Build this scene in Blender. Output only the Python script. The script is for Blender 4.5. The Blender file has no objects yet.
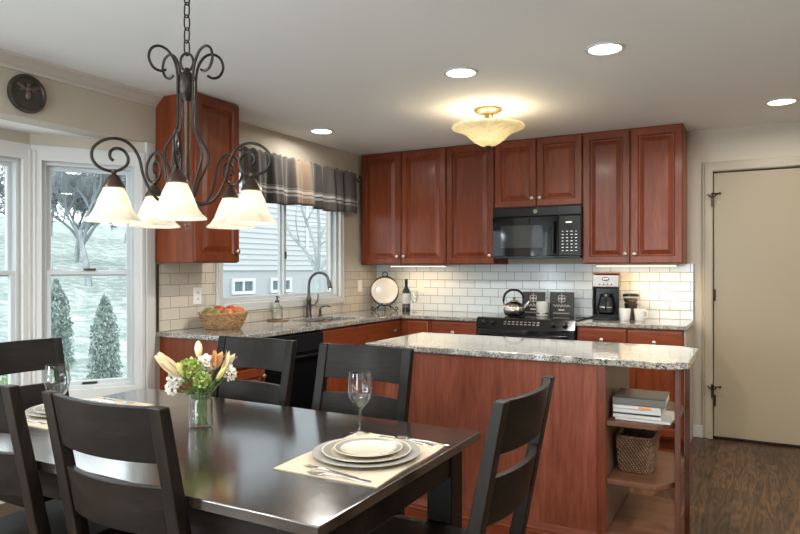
import bpy, bmesh, math, random
from math import sin, cos, pi, radians as R
from mathutils import Vector, Matrix
random.seed(7)
C = bpy.context.scene.collection
SC = bpy.context.scene

# ------------------------------------------------------------------ camera, sky, exposure
cam = bpy.data.cameras.new('camera'); camo = bpy.data.objects.new('camera', cam); C.objects.link(camo)
camo.location = (0, 0, 1.337); camo.rotation_euler = (R(90), 0, 0.5036)
cam.sensor_width = 36; cam.lens = 647.2/800*36; cam.shift_y = 1.8/800; cam.clip_start = .02; cam.clip_end = 300
SC.camera = camo
SC.view_settings.view_transform = 'Standard'; SC.view_settings.look = 'None'
SC.view_settings.exposure = 0.42; SC.view_settings.gamma = 1; SC.view_settings.use_curve_mapping = False
SC.cycles.use_denoising = True; SC.cycles.max_bounces = 10; SC.cycles.transparent_max_bounces = 24
SC.cycles.diffuse_bounces = 5; SC.cycles.glossy_bounces = 5; SC.cycles.sample_clamp_indirect = 6
SC.cycles.caustics_reflective = False; SC.cycles.caustics_refractive = False
W = bpy.data.worlds.new('sky'); SC.world = W; W.use_nodes = True
wn = W.node_tree; bgn = wn.nodes['Background']
_tc = wn.nodes.new('ShaderNodeTexCoord'); _sep = wn.nodes.new('ShaderNodeSeparateXYZ'); _rmp = wn.nodes.new('ShaderNodeValToRGB')
wn.links.new(_tc.outputs['Generated'], _sep.inputs[0]); wn.links.new(_sep.outputs['Z'], _rmp.inputs[0]); wn.links.new(_rmp.outputs[0], bgn.inputs[0])
_rmp.color_ramp.elements[0].color = (.93, .97, 1.0, 1); _rmp.color_ramp.elements[1].color = (.84, .93, 1.0, 1)
bgn.inputs[1].default_value = 2.5

def light(name, kind, loc, power, color=(1, .86, .66), size=.1, size_y=None, rot=(0, 0, 0), parent=None, spread=None):
    l = bpy.data.lights.new(name, kind); o = bpy.data.objects.new(name, l); C.objects.link(o)
    l.energy = power; l.color = color; o.location = loc; o.rotation_euler = rot
    if kind == 'AREA':
        l.size = size
        if size_y: l.shape = 'RECTANGLE'; l.size_y = size_y
        else: l.shape = 'DISK'
        if spread: l.spread = R(spread)
    else: l.shadow_soft_size = size
    if parent: o.parent = parent
    return o
WARM = (1, .87, .68)

# fill lamps added outside the two windows behind the viewer to brighten the room (patio door in the rear wall, window in the left wall)
FILL = (.84, .93, 1.0)
light('patio_fill', 'AREA', (-1.7, -2.22, 1.0), 75, FILL, 2.4, 2.0, (R(108), 0, 0))
light('window_fill', 'AREA', (-3.62, -.95, 1.25), 170, FILL, 1.5, 1.4, (0, R(-112), 0))

# ------------------------------------------------------------------ helpers
class MB:
    def __init__(s): s.bm = bmesh.new()
    def _add(s, verts, faces, M=None):
        vs = [s.bm.verts.new(M @ Vector(v) if M else v) for v in verts]
        for f in faces:
            try: s.bm.faces.new([vs[i] for i in f])
            except ValueError: pass
        return s
    def box(s, x0, x1, y0, y1, z0, z1, M=None):
        v = [(x, y, z) for z in (z0, z1) for y in (y0, y1) for x in (x0, x1)]
        return s._add(v, [(0, 2, 3, 1), (4, 5, 7, 6), (0, 1, 5, 4), (2, 6, 7, 3), (0, 4, 6, 2), (1, 3, 7, 5)], M)
    def cbox(s, c, size, M=None):
        a, b, d = [q/2 for q in size]
        return s.box(c[0]-a, c[0]+a, c[1]-b, c[1]+b, c[2]-d, c[2]+d, M)
    def lathe(s, prof, n=24, c=(0, 0, 0), M=None, capb=True, capt=True, ribs=None):
        v = []; f = []
        for r, z in prof:
            for k in range(n):
                a = 2*pi*k/n; rr = r*(1+ribs[1]*abs(cos(ribs[0]*a/2)) if ribs else 1)
                v.append((c[0]+rr*cos(a), c[1]+rr*sin(a), c[2]+z))
        for i in range(len(prof)-1):
            for k in range(n):
                k2 = (k+1) % n; f.append((i*n+k, i*n+k2, (i+1)*n+k2, (i+1)*n+k))
        if capb: f.append(tuple(range(n-1, -1, -1)))
        if capt: f.append(tuple((len(prof)-1)*n+k for k in range(n)))
        return s._add(v, f, M)
    def cyl(s, c, r, h, n=20, M=None): return s.lathe([(r, 0), (r, h)], n, c, M)
    def tube(s, pts, r, n=8, M=None, closed=False):
        P = [Vector(p) for p in pts]; m = len(P)
        rad = r if isinstance(r, (list, tuple)) else [r]*m
        v = []; f = []; up = None
        for i, p in enumerate(P):
            a = P[i-1] if (i > 0 or closed) else p; b = P[(i+1) % m] if (i < m-1 or closed) else p
            t = (b-a).normalized() if (b-a).length > 1e-9 else Vector((0, 0, 1))
            if up is None:
                up = Vector((0, 0, 1)) if abs(t.z) < .9 else Vector((1, 0, 0))
                up = (up-t*up.dot(t)).normalized()
            else:
                up = up-t*up.dot(t); up = up.normalized() if up.length > 1e-6 else t.orthogonal().normalized()
            w = t.cross(up)
            for k in range(n):
                an = 2*pi*k/n; v.append(p+(up*cos(an)+w*sin(an))*rad[i])
        L = m if closed else m-1
        for i in range(L):
            j = (i+1) % m
            for k in range(n):
                k2 = (k+1) % n; f.append((i*n+k, i*n+k2, j*n+k2, j*n+k))
        if not closed:
            f.append(tuple(range(n-1, -1, -1))); f.append(tuple((m-1)*n+k for k in range(n)))
        return s._add([tuple(q) for q in v], f, M)
    def prism(s, poly, h0, h1, axis='z', M=None):
        n = len(poly)
        def P(a, b, h): return {'z': (a, b, h), 'y': (a, h, b), 'x': (h, a, b)}[axis]
        v = [P(a, b, h0) for a, b in poly]+[P(a, b, h1) for a, b in poly]
        f = [tuple(range(n-1, -1, -1)), tuple(range(n, 2*n))]+[(i, (i+1) % n, n+(i+1) % n, n+i) for i in range(n)]
        return s._add(v, f, M)
    def sphere(s, c, r, n=12, m=8, M=None, sc=(1, 1, 1)):
        v = [(c[0], c[1], c[2]-r*sc[2])]; f = []
        for i in range(1, m):
            t = pi*i/m
            for k in range(n):
                a = 2*pi*k/n; v.append((c[0]+r*sc[0]*sin(t)*cos(a), c[1]+r*sc[1]*sin(t)*sin(a), c[2]-r*sc[2]*cos(t)))
        v.append((c[0], c[1], c[2]+r*sc[2])); T = len(v)-1
        for k in range(n):
            k2 = (k+1) % n; f.append((0, 1+k2, 1+k)); f.append((T, 1+(m-2)*n+k, 1+(m-2)*n+k2))
            for i in range(m-2): f.append((1+i*n+k, 1+i*n+k2, 1+(i+1)*n+k2, 1+(i+1)*n+k))
        return s._add(v, f, M)
    def cells(s, us, ws, solid, h0, h1, axis='z'):
        """slab of grid cells with holes, watertight"""
        def P(a, b, h): return {'z': (a, b, h), 'y': (a, h, b), 'x': (h, a, b)}[axis]
        nu, nw = len(us)-1, len(ws)-1; cache = {}
        def V(i, j, k):
            if (i, j, k) not in cache: cache[(i, j, k)] = s.bm.verts.new(P(us[i], ws[j], (h0, h1)[k]))
            return cache[(i, j, k)]
        on = lambda i, j: 0 <= i < nu and 0 <= j < nw and solid(i, j)
        for i in range(nu):
            for j in range(nw):
                if not on(i, j): continue
                q = [(i, j), (i+1, j), (i+1, j+1), (i, j+1)]
                s.bm.faces.new([V(a, b, 1) for a, b in q]); s.bm.faces.new([V(a, b, 0) for a, b in reversed(q)])
                for d, (e0, e1) in {(0, -1): (0, 1), (1, 0): (1, 2), (0, 1): (2, 3), (-1, 0): (3, 0)}.items():
                    if not on(i+d[0], j+d[1]):
                        a, b = q[e0], q[e1]; s.bm.faces.new([V(*a, 0), V(*b, 0), V(*b, 1), V(*a, 1)])
        return s
    def build(s, name, mat, parent=None, loc=None, bevel=0, seg=2, smooth=40, sub=0, rotz=None):
        bmesh.ops.recalc_face_normals(s.bm, faces=s.bm.faces)
        me = bpy.data.meshes.new(name); s.bm.to_mesh(me); s.bm.free()
        for m in (mat if isinstance(mat, (list, tuple)) else [mat]): me.materials.append(m)
        o = bpy.data.objects.new(name, me); C.objects.link(o)
        if smooth:
            me.polygons.foreach_set('use_smooth', [True]*len(me.polygons))
            me.set_sharp_from_angle(angle=R(smooth))
        if bevel:
            b = o.modifiers.new('bevel', 'BEVEL'); b.width = bevel; b.segments = seg; b.limit_method = 'ANGLE'; b.angle_limit = R(40); b.harden_normals = True
        if sub:
            b = o.modifiers.new('sub', 'SUBSURF'); b.levels = b.render_levels = sub
        if parent: o.parent = parent
        if loc: o.location = loc
        if rotz is not None: o.rotation_euler = (0, 0, rotz)
        return o

def tag(o, label, cat, group=None, kind=None):
    o['label'] = label; o['category'] = cat
    if group: o['group'] = group
    if kind: o['kind'] = kind
    return o
def thing(name, label, cat, loc=(0, 0, 0), rotz=0, group=None):
    o = bpy.data.objects.new(name, None); C.objects.link(o); o.empty_display_size = .1
    o.location = loc; o.rotation_euler = (0, 0, rotz)
    return tag(o, label, cat, group)
def struct(o): o['kind'] = 'structure'; return o
def dup(root, loc, rotz=0, label=None, group=None):
    def rec(o, p):
        c = o.copy(); C.objects.link(c); c.parent = p
        for ch in list(o.children): rec(ch, c)
        return c
    r = rec(root, None); r.location = loc; r.rotation_euler = (0, 0, rotz)
    if label: r['label'] = label
    if group: r['group'] = group
    return r
def smooth_path(pts, k=6):
    P = [Vector(p) for p in pts]; out = []
    for i in range(len(P)-1):
        p0 = P[max(i-1, 0)]; p1 = P[i]; p2 = P[i+1]; p3 = P[min(i+2, len(P)-1)]
        for j in range(k):
            t = j/k
            out.append(.5*((2*p1)+(p2-p0)*t+(2*p0-5*p1+4*p2-p3)*t*t+(3*p1-p0-3*p2+p3)*t**3))
    out.append(P[-1]); return out

# ------------------------------------------------------------------ materials
def newmat(name):
    m = bpy.data.materials.new(name); m.use_nodes = True
    return m, m.node_tree.nodes, m.node_tree.links, m.node_tree.nodes['Principled BSDF']
def pbr(name, col, rough=.5, metal=0, spec=None, coat=0, trans=None, noise=0, nscale=8, bump=0, bscale=60, emit=None, emits=0, sheen=0, stretch=(1, 1, 1)):
    m, N, L, B = newmat(name)
    B.inputs['Base Color'].default_value = (*col, 1); B.inputs['Roughness'].default_value = rough; B.inputs['Metallic'].default_value = metal
    if spec is not None: B.inputs['Specular IOR Level'].default_value = spec
    if coat: B.inputs['Coat Weight'].default_value = coat; B.inputs['Coat Roughness'].default_value = .08
    if emit: B.inputs['Emission Color'].default_value = (*emit, 1); B.inputs['Emission Strength'].default_value = emits
    if sheen: B.inputs['Sheen Weight'].default_value = sheen
    tc = N.new('ShaderNodeTexCoord'); mp = N.new('ShaderNodeMapping'); L.new(tc.outputs['Object'], mp.inputs[0]); mp.inputs['Scale'].default_value = stretch
    if noise:
        t = N.new('ShaderNodeTexNoise'); t.inputs['Scale'].default_value = nscale; t.inputs['Detail'].default_value = 6; L.new(mp.outputs[0], t.inputs[0])
        r = N.new('ShaderNodeValToRGB'); L.new(t.outputs[0], r.inputs[0])
        r.color_ramp.elements[0].position = .3; r.color_ramp.elements[1].position = .7
        r.color_ramp.elements[0].color = (*[c*(1-noise) for c in col], 1); r.color_ramp.elements[1].color = (*[min(1, c*(1+noise)) for c in col], 1)
        L.new(r.outputs[0], B.inputs['Base Color'])
    if bump:
        t = N.new('ShaderNodeTexNoise'); t.inputs['Scale'].default_value = bscale; t.inputs['Detail'].default_value = 4; L.new(mp.outputs[0], t.inputs[0])
        b = N.new('ShaderNodeBump'); b.inputs['Strength'].default_value = bump; b.inputs['Distance'].default_value = .004; L.new(t.outputs[0], b.inputs['Height']); L.new(b.outputs[0], B.inputs['Normal'])
    return m
def wood(name, c0, c1, c2, rough=.32, scale=1.0, axis='z', coat=.25, contrast=1.0, rand=.25, spec=.4):
    m, N, L, B = newmat(name)
    tc = N.new('ShaderNodeTexCoord'); mp = N.new('ShaderNodeMapping'); L.new(tc.outputs['Object'], mp.inputs[0])
    oi = N.new('ShaderNodeObjectInfo'); va = N.new('ShaderNodeVectorMath'); va.operation = 'SCALE'; va.inputs[0].default_value = (7, 5, 9); L.new(oi.outputs['Random'], va.inputs['Scale']); L.new(va.outputs[0], mp.inputs['Location'])
    s = {'z': (14, 14, 1.3), 'x': (1.3, 14, 14), 'y': (14, 1.3, 14)}[axis]
    mp.inputs['Scale'].default_value = [q*scale for q in s]
    n1 = N.new('ShaderNodeTexNoise'); n1.inputs['Scale'].default_value = 1; n1.inputs['Detail'].default_value = 8; n1.inputs['Roughness'].default_value = .62; n1.inputs['Distortion'].default_value = 1.2; L.new(mp.outputs[0], n1.inputs[0])
    n2 = N.new('ShaderNodeTexNoise'); n2.inputs['Scale'].default_value = 7; n2.inputs['Detail'].default_value = 4; L.new(mp.outputs[0], n2.inputs[0])
    mx = N.new('ShaderNodeMix'); mx.data_type = 'FLOAT'; mx.inputs[0].default_value = .35; L.new(n1.outputs[0], mx.inputs[2]); L.new(n2.outputs[0], mx.inputs[3])
    r = N.new('ShaderNodeValToRGB'); L.new(mx.outputs[0], r.inputs[0]); e = r.color_ramp.elements
    e[0].position = .5-.16/contrast; e[0].color = (*c0, 1); e[1].position = .5+.16/contrast; e[1].color = (*c2, 1); k = e.new(.5); k.color = (*c1, 1)
    hv = N.new('ShaderNodeHueSaturation'); L.new(r.outputs[0], hv.inputs['Color'])
    mr = N.new('ShaderNodeMapRange'); mr.inputs['To Min'].default_value = 1-rand/2; mr.inputs['To Max'].default_value = 1+rand/2; L.new(oi.outputs['Random'], mr.inputs[0]); L.new(mr.outputs[0], hv.inputs['Value'])
    L.new(hv.outputs[0], B.inputs['Base Color'])
    B.inputs['Roughness'].default_value = rough; B.inputs['Coat Weight'].default_value = coat; B.inputs['Coat Roughness'].default_value = .15; B.inputs['Specular IOR Level'].default_value = spec
    b = N.new('ShaderNodeBump'); b.inputs['Strength'].default_value = .12; b.inputs['Distance'].default_value = .002; L.new(n2.outputs[0], b.inputs['Height']); L.new(b.outputs[0], B.inputs['Normal'])
    return m
def glass(name, tint=(1, 1, 1), ior=1.45, edge=(.75, .8, .8), rough=.0, boost=1.0):
    """thin clear glass: transparent plus fresnel mirror, tint deepening where seen edge on"""
    m, N, L, B = newmat(name); N.remove(B); out = N['Material Output']
    tr = N.new('ShaderNodeBsdfTransparent'); gl = N.new('ShaderNodeBsdfGlossy'); gl.inputs['Roughness'].default_value = rough
    fr = N.new('ShaderNodeFresnel'); fr.inputs['IOR'].default_value = ior
    lw = N.new('ShaderNodeLayerWeight'); lw.inputs[0].default_value = .35
    mc = N.new('ShaderNodeMix'); mc.data_type = 'RGBA'; L.new(lw.outputs['Facing'], mc.inputs[0]); mc.inputs[6].default_value = (*tint, 1); mc.inputs[7].default_value = (*edge, 1); L.new(mc.outputs[2], tr.inputs[0])
    mm = N.new('ShaderNodeMath'); mm.operation = 'MULTIPLY'; mm.inputs[1].default_value = boost; mm.use_clamp = True; L.new(fr.outputs[0], mm.inputs[0])
    ge = N.new('ShaderNodeNewGeometry'); iv = N.new('ShaderNodeMath'); iv.operation = 'SUBTRACT'; iv.inputs[0].default_value = boost; bm2 = N.new('ShaderNodeMath'); bm2.operation = 'MULTIPLY'; bm2.inputs[1].default_value = boost; L.new(ge.outputs['Backfacing'], bm2.inputs[0]); L.new(bm2.outputs[0], iv.inputs[1]); iv.use_clamp = False; L.new(iv.outputs[0], mm.inputs[1])
    mx = N.new('ShaderNodeMixShader'); L.new(mm.outputs[0], mx.inputs[0]); L.new(tr.outputs[0], mx.inputs[1]); L.new(gl.outputs[0], mx.inputs[2]); L.new(mx.outputs[0], out.inputs[0])
    return m
def emis(name, col, st):
    m, N, L, B = newmat(name); N.remove(B); e = N.new('ShaderNodeEmission'); e.inputs[0].default_value = (*col, 1); e.inputs[1].default_value = st; L.new(e.outputs[0], N['Material Output'].inputs[0]); return m
def lampglass(name, col, emit, st):
    """alabaster lamp glass, lit from within"""
    m, N, L, B = newmat(name); N.remove(B)
    tc = N.new('ShaderNodeTexCoord'); n = N.new('ShaderNodeTexNoise'); n.inputs['Scale'].default_value = 14; n.inputs['Detail'].default_value = 5; n.inputs['Distortion'].default_value = 1.5; L.new(tc.outputs['Object'], n.inputs[0])
    r = N.new('ShaderNodeValToRGB'); L.new(n.outputs[0], r.inputs[0]); r.color_ramp.elements[0].position = .35; r.color_ramp.elements[1].position = .65
    r.color_ramp.elements[0].color = (*[c*.78 for c in col], 1); r.color_ramp.elements[1].color = (*col, 1)
    d = N.new('ShaderNodeBsdfDiffuse'); t = N.new('ShaderNodeBsdfTranslucent'); g = N.new('ShaderNodeBsdfGlossy'); g.inputs['Roughness'].default_value = .15
    L.new(r.outputs[0], d.inputs[0]); L.new(r.outputs[0], t.inputs[0])
    m1 = N.new('ShaderNodeMixShader'); m1.inputs[0].default_value = .55; L.new(d.outputs[0], m1.inputs[1]); L.new(t.outputs[0], m1.inputs[2])
    m2 = N.new('ShaderNodeMixShader'); m2.inputs[0].default_value = .06; L.new(m1.outputs[0], m2.inputs[1]); L.new(g.outputs[0], m2.inputs[2])
    e = N.new('ShaderNodeEmission'); e.inputs[1].default_value = st
    mu = N.new('ShaderNodeMix'); mu.data_type = 'RGBA'; mu.blend_type = 'MULTIPLY'; mu.inputs[0].default_value = 1; mu.inputs[6].default_value = (*emit, 1); L.new(r.outputs[0], mu.inputs[7]); L.new(mu.outputs[2], e.inputs[0])
    a = N.new('ShaderNodeAddShader'); L.new(m2.outputs[0], a.inputs[0]); L.new(e.outputs[0], a.inputs[1]); L.new(a.outputs[0], N['Material Output'].inputs[0]); return m
def granite(name):
    m, N, L, B = newmat(name)
    tc = N.new('ShaderNodeTexCoord')
    def nz(sc, det, p0, p1, c0, c1, dist=0):
        n = N.new('ShaderNodeTexNoise'); n.inputs['Scale'].default_value = sc; n.inputs['Detail'].default_value = det; n.inputs['Distortion'].default_value = dist; L.new(tc.outputs['Object'], n.inputs[0])
        r = N.new('ShaderNodeValToRGB'); L.new(n.outputs[0], r.inputs[0]); r.color_ramp.elements[0].position = p0; r.color_ramp.elements[1].position = p1; r.color_ramp.elements[0].color = (*c0, 1); r.color_ramp.elements[1].color = (*c1, 1); return r
    base = nz(9, 8, .38, .62, (.27, .255, .215), (.50, .475, .42), 1)
    gray = nz(75, 6, .47, .57, (0, 0, 0), (1, 1, 1), .5)
    dark = nz(130, 5, .56, .60, (0, 0, 0), (1, 1, 1))
    rust = nz(22, 5, .62, .70, (0, 0, 0), (1, 1, 1), 1)
    def mix(fac, a, col):
        x = N.new('ShaderNodeMix'); x.data_type = 'RGBA'; L.new(fac.outputs[0], x.inputs[0]); L.new(a, x.inputs[6]); x.inputs[7].default_value = (*col, 1); return x.outputs[2]
    o = mix(gray, base.outputs[0], (.22, .22, .21)); o = mix(rust, o, (.50, .36, .21)); o = mix(dark, o, (.03, .03, .032))
    L.new(o, B.inputs['Base Color']); B.inputs['Roughness'].default_value = .1; B.inputs['Coat Weight'].default_value = .3
    return m
def tile(name, cu, brick, mortar):
    m, N, L, B = newmat(name)
    tc = N.new('ShaderNodeTexCoord'); sp = N.new('ShaderNodeSeparateXYZ'); cb = N.new('ShaderNodeCombineXYZ'); L.new(tc.outputs['Object'], sp.inputs[0])
    L.new(sp.outputs[cu], cb.inputs[0]); L.new(sp.outputs[2], cb.inputs[1])
    br = N.new('ShaderNodeTexBrick'); L.new(cb.outputs[0], br.inputs[0]); br.inputs['Scale'].default_value = 1; br.inputs['Brick Width'].default_value = .154; br.inputs['Row Height'].default_value = .077; br.inputs['Mortar Size'].default_value = .0023; br.inputs['Mortar Smooth'].default_value = .3; br.inputs['Bias'].default_value = 0
    br.inputs['Color1'].default_value = (*brick, 1); br.inputs['Color2'].default_value = (*[c*.93 for c in brick], 1); br.inputs['Mortar'].default_value = (*mortar, 1)
    L.new(br.outputs[0], B.inputs['Base Color']); B.inputs['Roughness'].default_value = .14
    b = N.new('ShaderNodeBump'); b.invert = True; b.inputs['Strength'].default_value = .6; b.inputs['Distance'].default_value = .003; L.new(br.outputs['Fac'], b.inputs['Height']); L.new(b.outputs[0], B.inputs['Normal'])
    return m
def floormat(name):
    m, N, L, B = newmat(name)
    tc = N.new('ShaderNodeTexCoord'); sp = N.new('ShaderNodeSeparateXYZ'); cb = N.new('ShaderNodeCombineXYZ'); L.new(tc.outputs['Object'], sp.inputs[0]); L.new(sp.outputs[1], cb.inputs[0]); L.new(sp.outputs[0], cb.inputs[1])
    br = N.new('ShaderNodeTexBrick'); L.new(cb.outputs[0], br.inputs[0]); br.inputs['Scale'].default_value = 1; br.inputs['Brick Width'].default_value = 1.1; br.inputs['Row Height'].default_value = .125; br.inputs['Mortar Size'].default_value = .002; br.offset_frequency = 3; br.offset = .37; br.inputs['Bias'].default_value = 0
    br.inputs['Color1'].default_value = (0, 0, 0, 1); br.inputs['Color2'].default_value = (1, 1, 1, 1); br.inputs['Mortar'].default_value = (.4, .4, .4, 1)
    sc = N.new('ShaderNodeVectorMath'); sc.operation = 'SCALE'; L.new(br.outputs[0], sc.inputs[0]); sc.inputs['Scale'].default_value = 9
    ad = N.new('ShaderNodeVectorMath'); L.new(tc.outputs['Object'], ad.inputs[0]); L.new(sc.outputs[0], ad.inputs[1])
    mp = N.new('ShaderNodeMapping'); mp.inputs['Scale'].default_value = (8, .9, 1); L.new(ad.outputs[0], mp.inputs[0])
    n0 = N.new('ShaderNodeTexNoise'); n0.inputs['Scale'].default_value = 1.1; n0.inputs['Detail'].default_value = 2; L.new(mp.outputs[0], n0.inputs[0])
    ml = N.new('ShaderNodeMath'); ml.operation = 'MULTIPLY'; ml.inputs[1].default_value = 11; L.new(n0.outputs[0], ml.inputs[0])
    fr = N.new('ShaderNodeMath'); fr.operation = 'PINGPONG'; fr.inputs[1].default_value = .5; L.new(ml.outputs[0], fr.inputs[0])
    fine = N.new('ShaderNodeTexNoise'); mp2 = N.new('ShaderNodeMapping'); mp2.inputs['Scale'].default_value = (60, 5, 1); L.new(ad.outputs[0], mp2.inputs[0]); L.new(mp2.outputs[0], fine.inputs[0]); fine.inputs['Scale'].default_value = 2; fine.inputs['Detail'].default_value = 5
    mx = N.new('ShaderNodeMath'); mx.operation = 'MULTIPLY_ADD'; L.new(fr.outputs[0], mx.inputs[0]); mx.inputs[1].default_value = .9; L.new(fine.outputs[0], mx.inputs[2])
    r = N.new('ShaderNodeValToRGB'); L.new(mx.outputs[0], r.inputs[0]); e = r.color_ramp.elements
    e[0].position = .42; e[0].color = (.022, .011, .005, 1); e[1].position = .98; e[1].color = (.105, .054, .025, 1); k = e.new(.62); k.color = (.048, .025, .012, 1)
    tone = N.new('ShaderNodeMix'); tone.data_type = 'RGBA'; tone.blend_type = 'MULTIPLY'; tone.inputs[0].default_value = 1; L.new(r.outputs[0], tone.inputs[6])
    rm = N.new('ShaderNodeMapRange'); L.new(br.outputs[0], rm.inputs[0]); rm.inputs['To Min'].default_value = .65; rm.inputs['To Max'].default_value = 1.3; L.new(rm.outputs[0], tone.inputs[7])
    dk = N.new('ShaderNodeMix'); dk.data_type = 'RGBA'; L.new(br.outputs['Fac'], dk.inputs[0]); L.new(tone.outputs[2], dk.inputs[6]); dk.inputs[7].default_value = (.02, .013, .01, 1)
    L.new(dk.outputs[2], B.inputs['Base Color']); B.inputs['Roughness'].default_value = .36; B.inputs['Specular IOR Level'].default_value = .35
    b = N.new('ShaderNodeBump'); b.inputs['Strength'].default_value = .15; b.inputs['Distance'].default_value = .002; L.new(mx.outputs[0], b.inputs['Height']); L.new(b.outputs[0], B.inputs['Normal'])
    return m

M = {}
M['wall'] = pbr('wall paint', (.51, .46, .38), .85, noise=.02, nscale=3)
M['ceil'] = pbr('ceiling paint', (.82, .815, .80), .9, bump=.05, bscale=180)
M['trim'] = pbr('white trim paint', (.60, .605, .59), .4)
M['crown'] = pbr('cream trim paint', (.58, .53, .47), .5)
M['vinyl'] = pbr('white vinyl', (.56, .59, .60), .35)
M['door'] = pbr('door paint', (.325, .272, .185), .4)
M['trimd'] = pbr('cream casing paint', (.38, .33, .245), .4)
M['floor'] = floormat('hardwood floor')
M['cherry'] = wood('cherry wood', (.100, .0185, .0060), (.168, .0345, .0105), (.245, .060, .0195), .36, 1.0, 'z', .1, .7, .25, .3)
M['cherryx'] = wood('cherry wood across', (.100, .0185, .0060), (.168, .0345, .0105), (.245, .060, .0195), .36, 1.0, 'x', .1, .7, .25, .3)
M['cherryp'] = wood('cherry panel', (.115, .027, .013), (.195, .051, .026), (.290, .090, .050), .42, .8, 'z', .0, .85, .2, .25)
M['cherryd'] = pbr('cherry edge', (.10, .028, .016), .4)
M['shelf'] = wood('shelf wood', (.095, .040, .022), (.150, .068, .038), (.21, .10, .058), .42, 1.0, 'x', .0, .7, .2, .3)
M['shelfin'] = wood('shelf side', (.16, .09, .06), (.20, .115, .08), (.25, .15, .10), .4, 1)
M['esp'] = wood('espresso wood', (.005, .0035, .003), (.009, .0065, .005), (.020, .014, .010), .36, 1.0, 'z', .0, .8, .25, .18)
M['espx'] = wood('espresso wood across', (.005, .0035, .003), (.009, .0065, .005), (.020, .014, .010), .36, 1.0, 'x', .0, .8, .25, .18)
M['granite'] = granite('speckled granite')
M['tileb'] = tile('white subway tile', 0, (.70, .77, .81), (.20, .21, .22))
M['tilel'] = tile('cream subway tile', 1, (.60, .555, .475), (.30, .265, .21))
M['glass'] = glass('clear glass', (.985, .99, .99), 1.55, (.80, .83, .83), boost=2.2)
M['pane'] = glass('window pane', (.97, .985, .985), 1.35, (.9, .93, .93))
M['water'] = glass('water', (.97, .985, .98), 1.2, (.85, .9, .9))
M['iron'] = pbr('dark bronze iron', (.022, .018, .015), .40, .6, noise=.3, nscale=30)
M['bronze'] = pbr('brown bronze', (.060, .040, .030), .38, .8)
M['shade'] = lampglass('alabaster glass', (.90, .86, .77), (1, .90, .72), .07)
M['bowl'] = lampglass('amber alabaster glass', (.86, .80, .62), (1, .88, .62), .14)
M['bulb'] = emis('lit bulb', (1, .84, .6), 9)
M['led'] = emis('lit downlight lens', (1, .93, .80), 7)
M['strip'] = emis('lit light bar', (1, .80, .50), 4)
M['brass'] = pbr('antique brass', (.36, .27, .14), .3, .9)
M['knob'] = pbr('brushed nickel', (.55, .50, .44), .28, 1)
M['steel'] = pbr('stainless steel', (.60, .59, .57), .25, 1)
M['kettle'] = pbr('kettle steel', (.40, .38, .34), .2, 1)
M['dsteel'] = pbr('dark steel', (.10, .095, .09), .3, .9)
M['black'] = pbr('black plastic', (.012, .012, .013), .25)
M['blackg'] = pbr('black glass', (.004, .004, .005), .04, spec=.35)
M['blackm'] = pbr('black enamel', (.010, .010, .011), .16, spec=.28)
M['grayg'] = pbr('smoked glass', (.022, .026, .028), .05)
M['steelb'] = pbr('brushed steel face', (.27, .265, .255), .38, .9)
M['cupw'] = pbr('white glazed cup', (.82, .81, .78), .2)
M['white'] = pbr('white ceramic', (.62, .61, .58), .2)
M['cream'] = pbr('cream china', (.66, .60, .49), .15, coat=.3)
M['band'] = pbr('silver rim glaze', (.40, .385, .34), .25, .4)
M['silver'] = pbr('polished silver', (.62, .60, .56), .16, 1)
M['pewter'] = pbr('pewter glaze', (.50, .49, .46), .22, .35)
M['linen'] = pbr('linen weave', (.52, .45, .34), .9, noise=.12, nscale=200, bump=.3, bscale=300)
M['wicker'] = pbr('light wicker', (.34, .19, .085), .55, noise=.4, nscale=40)
M['wickerd'] = pbr('brown wicker', (.20, .10, .058), .45, noise=.6, nscale=45)
def twill(name, c0, c1):
    m, N, L, B = newmat(name); tc = N.new('ShaderNodeTexCoord'); sp = N.new('ShaderNodeSeparateXYZ'); L.new(tc.outputs['Object'], sp.inputs[0])
    ad = N.new('ShaderNodeMath'); L.new(sp.outputs['X'], ad.inputs[0]); L.new(sp.outputs['Y'], ad.inputs[1])
    def wave(sgn, k):
        q = N.new('ShaderNodeMath'); q.operation = 'MULTIPLY_ADD'; L.new(sp.outputs['Z'], q.inputs[0]); q.inputs[1].default_value = sgn; L.new(ad.outputs[0], q.inputs[2])
        w = N.new('ShaderNodeMath'); w.operation = 'MULTIPLY'; L.new(q.outputs[0], w.inputs[0]); w.inputs[1].default_value = k
        z = N.new('ShaderNodeMath'); z.operation = 'SINE'; L.new(w.outputs[0], z.inputs[0]); return z
    a = wave(.8, 420); b = wave(-2.6, 210); mu = N.new('ShaderNodeMath'); mu.operation = 'MULTIPLY_ADD'; L.new(b.outputs[0], mu.inputs[0]); mu.inputs[1].default_value = .45; L.new(a.outputs[0], mu.inputs[2])
    r = N.new('ShaderNodeValToRGB'); mr = N.new('ShaderNodeMapRange'); mr.inputs['From Min'].default_value = -1.2; mr.inputs['From Max'].default_value = 1.2; L.new(mu.outputs[0], mr.inputs[0]); L.new(mr.outputs[0], r.inputs[0])
    r.color_ramp.elements[0].position = .40; r.color_ramp.elements[1].position = .75; r.color_ramp.elements[0].color = (*c0, 1); r.color_ramp.elements[1].color = (*c1, 1); L.new(r.outputs[0], B.inputs['Base Color']); B.inputs['Roughness'].default_value = .45; return m
M['twill'] = twill('twill woven wicker', (.055, .028, .018), (.34, .20, .12))
M['red'] = pbr('red apple skin', (.42, .07, .03), .3, noise=.5, nscale=9)
M['peach'] = pbr('orange apple skin', (.55, .17, .05), .3, noise=.4, nscale=9)
M['greenf'] = pbr('green pear skin', (.21, .20, .04), .35, noise=.3, nscale=12)
M['stem'] = pbr('green stem', (.09, .17, .035), .5, noise=.3, nscale=20)
M['leaf'] = pbr('leaf', (.10, .20, .04), .45, noise=.3, nscale=14)
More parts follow.
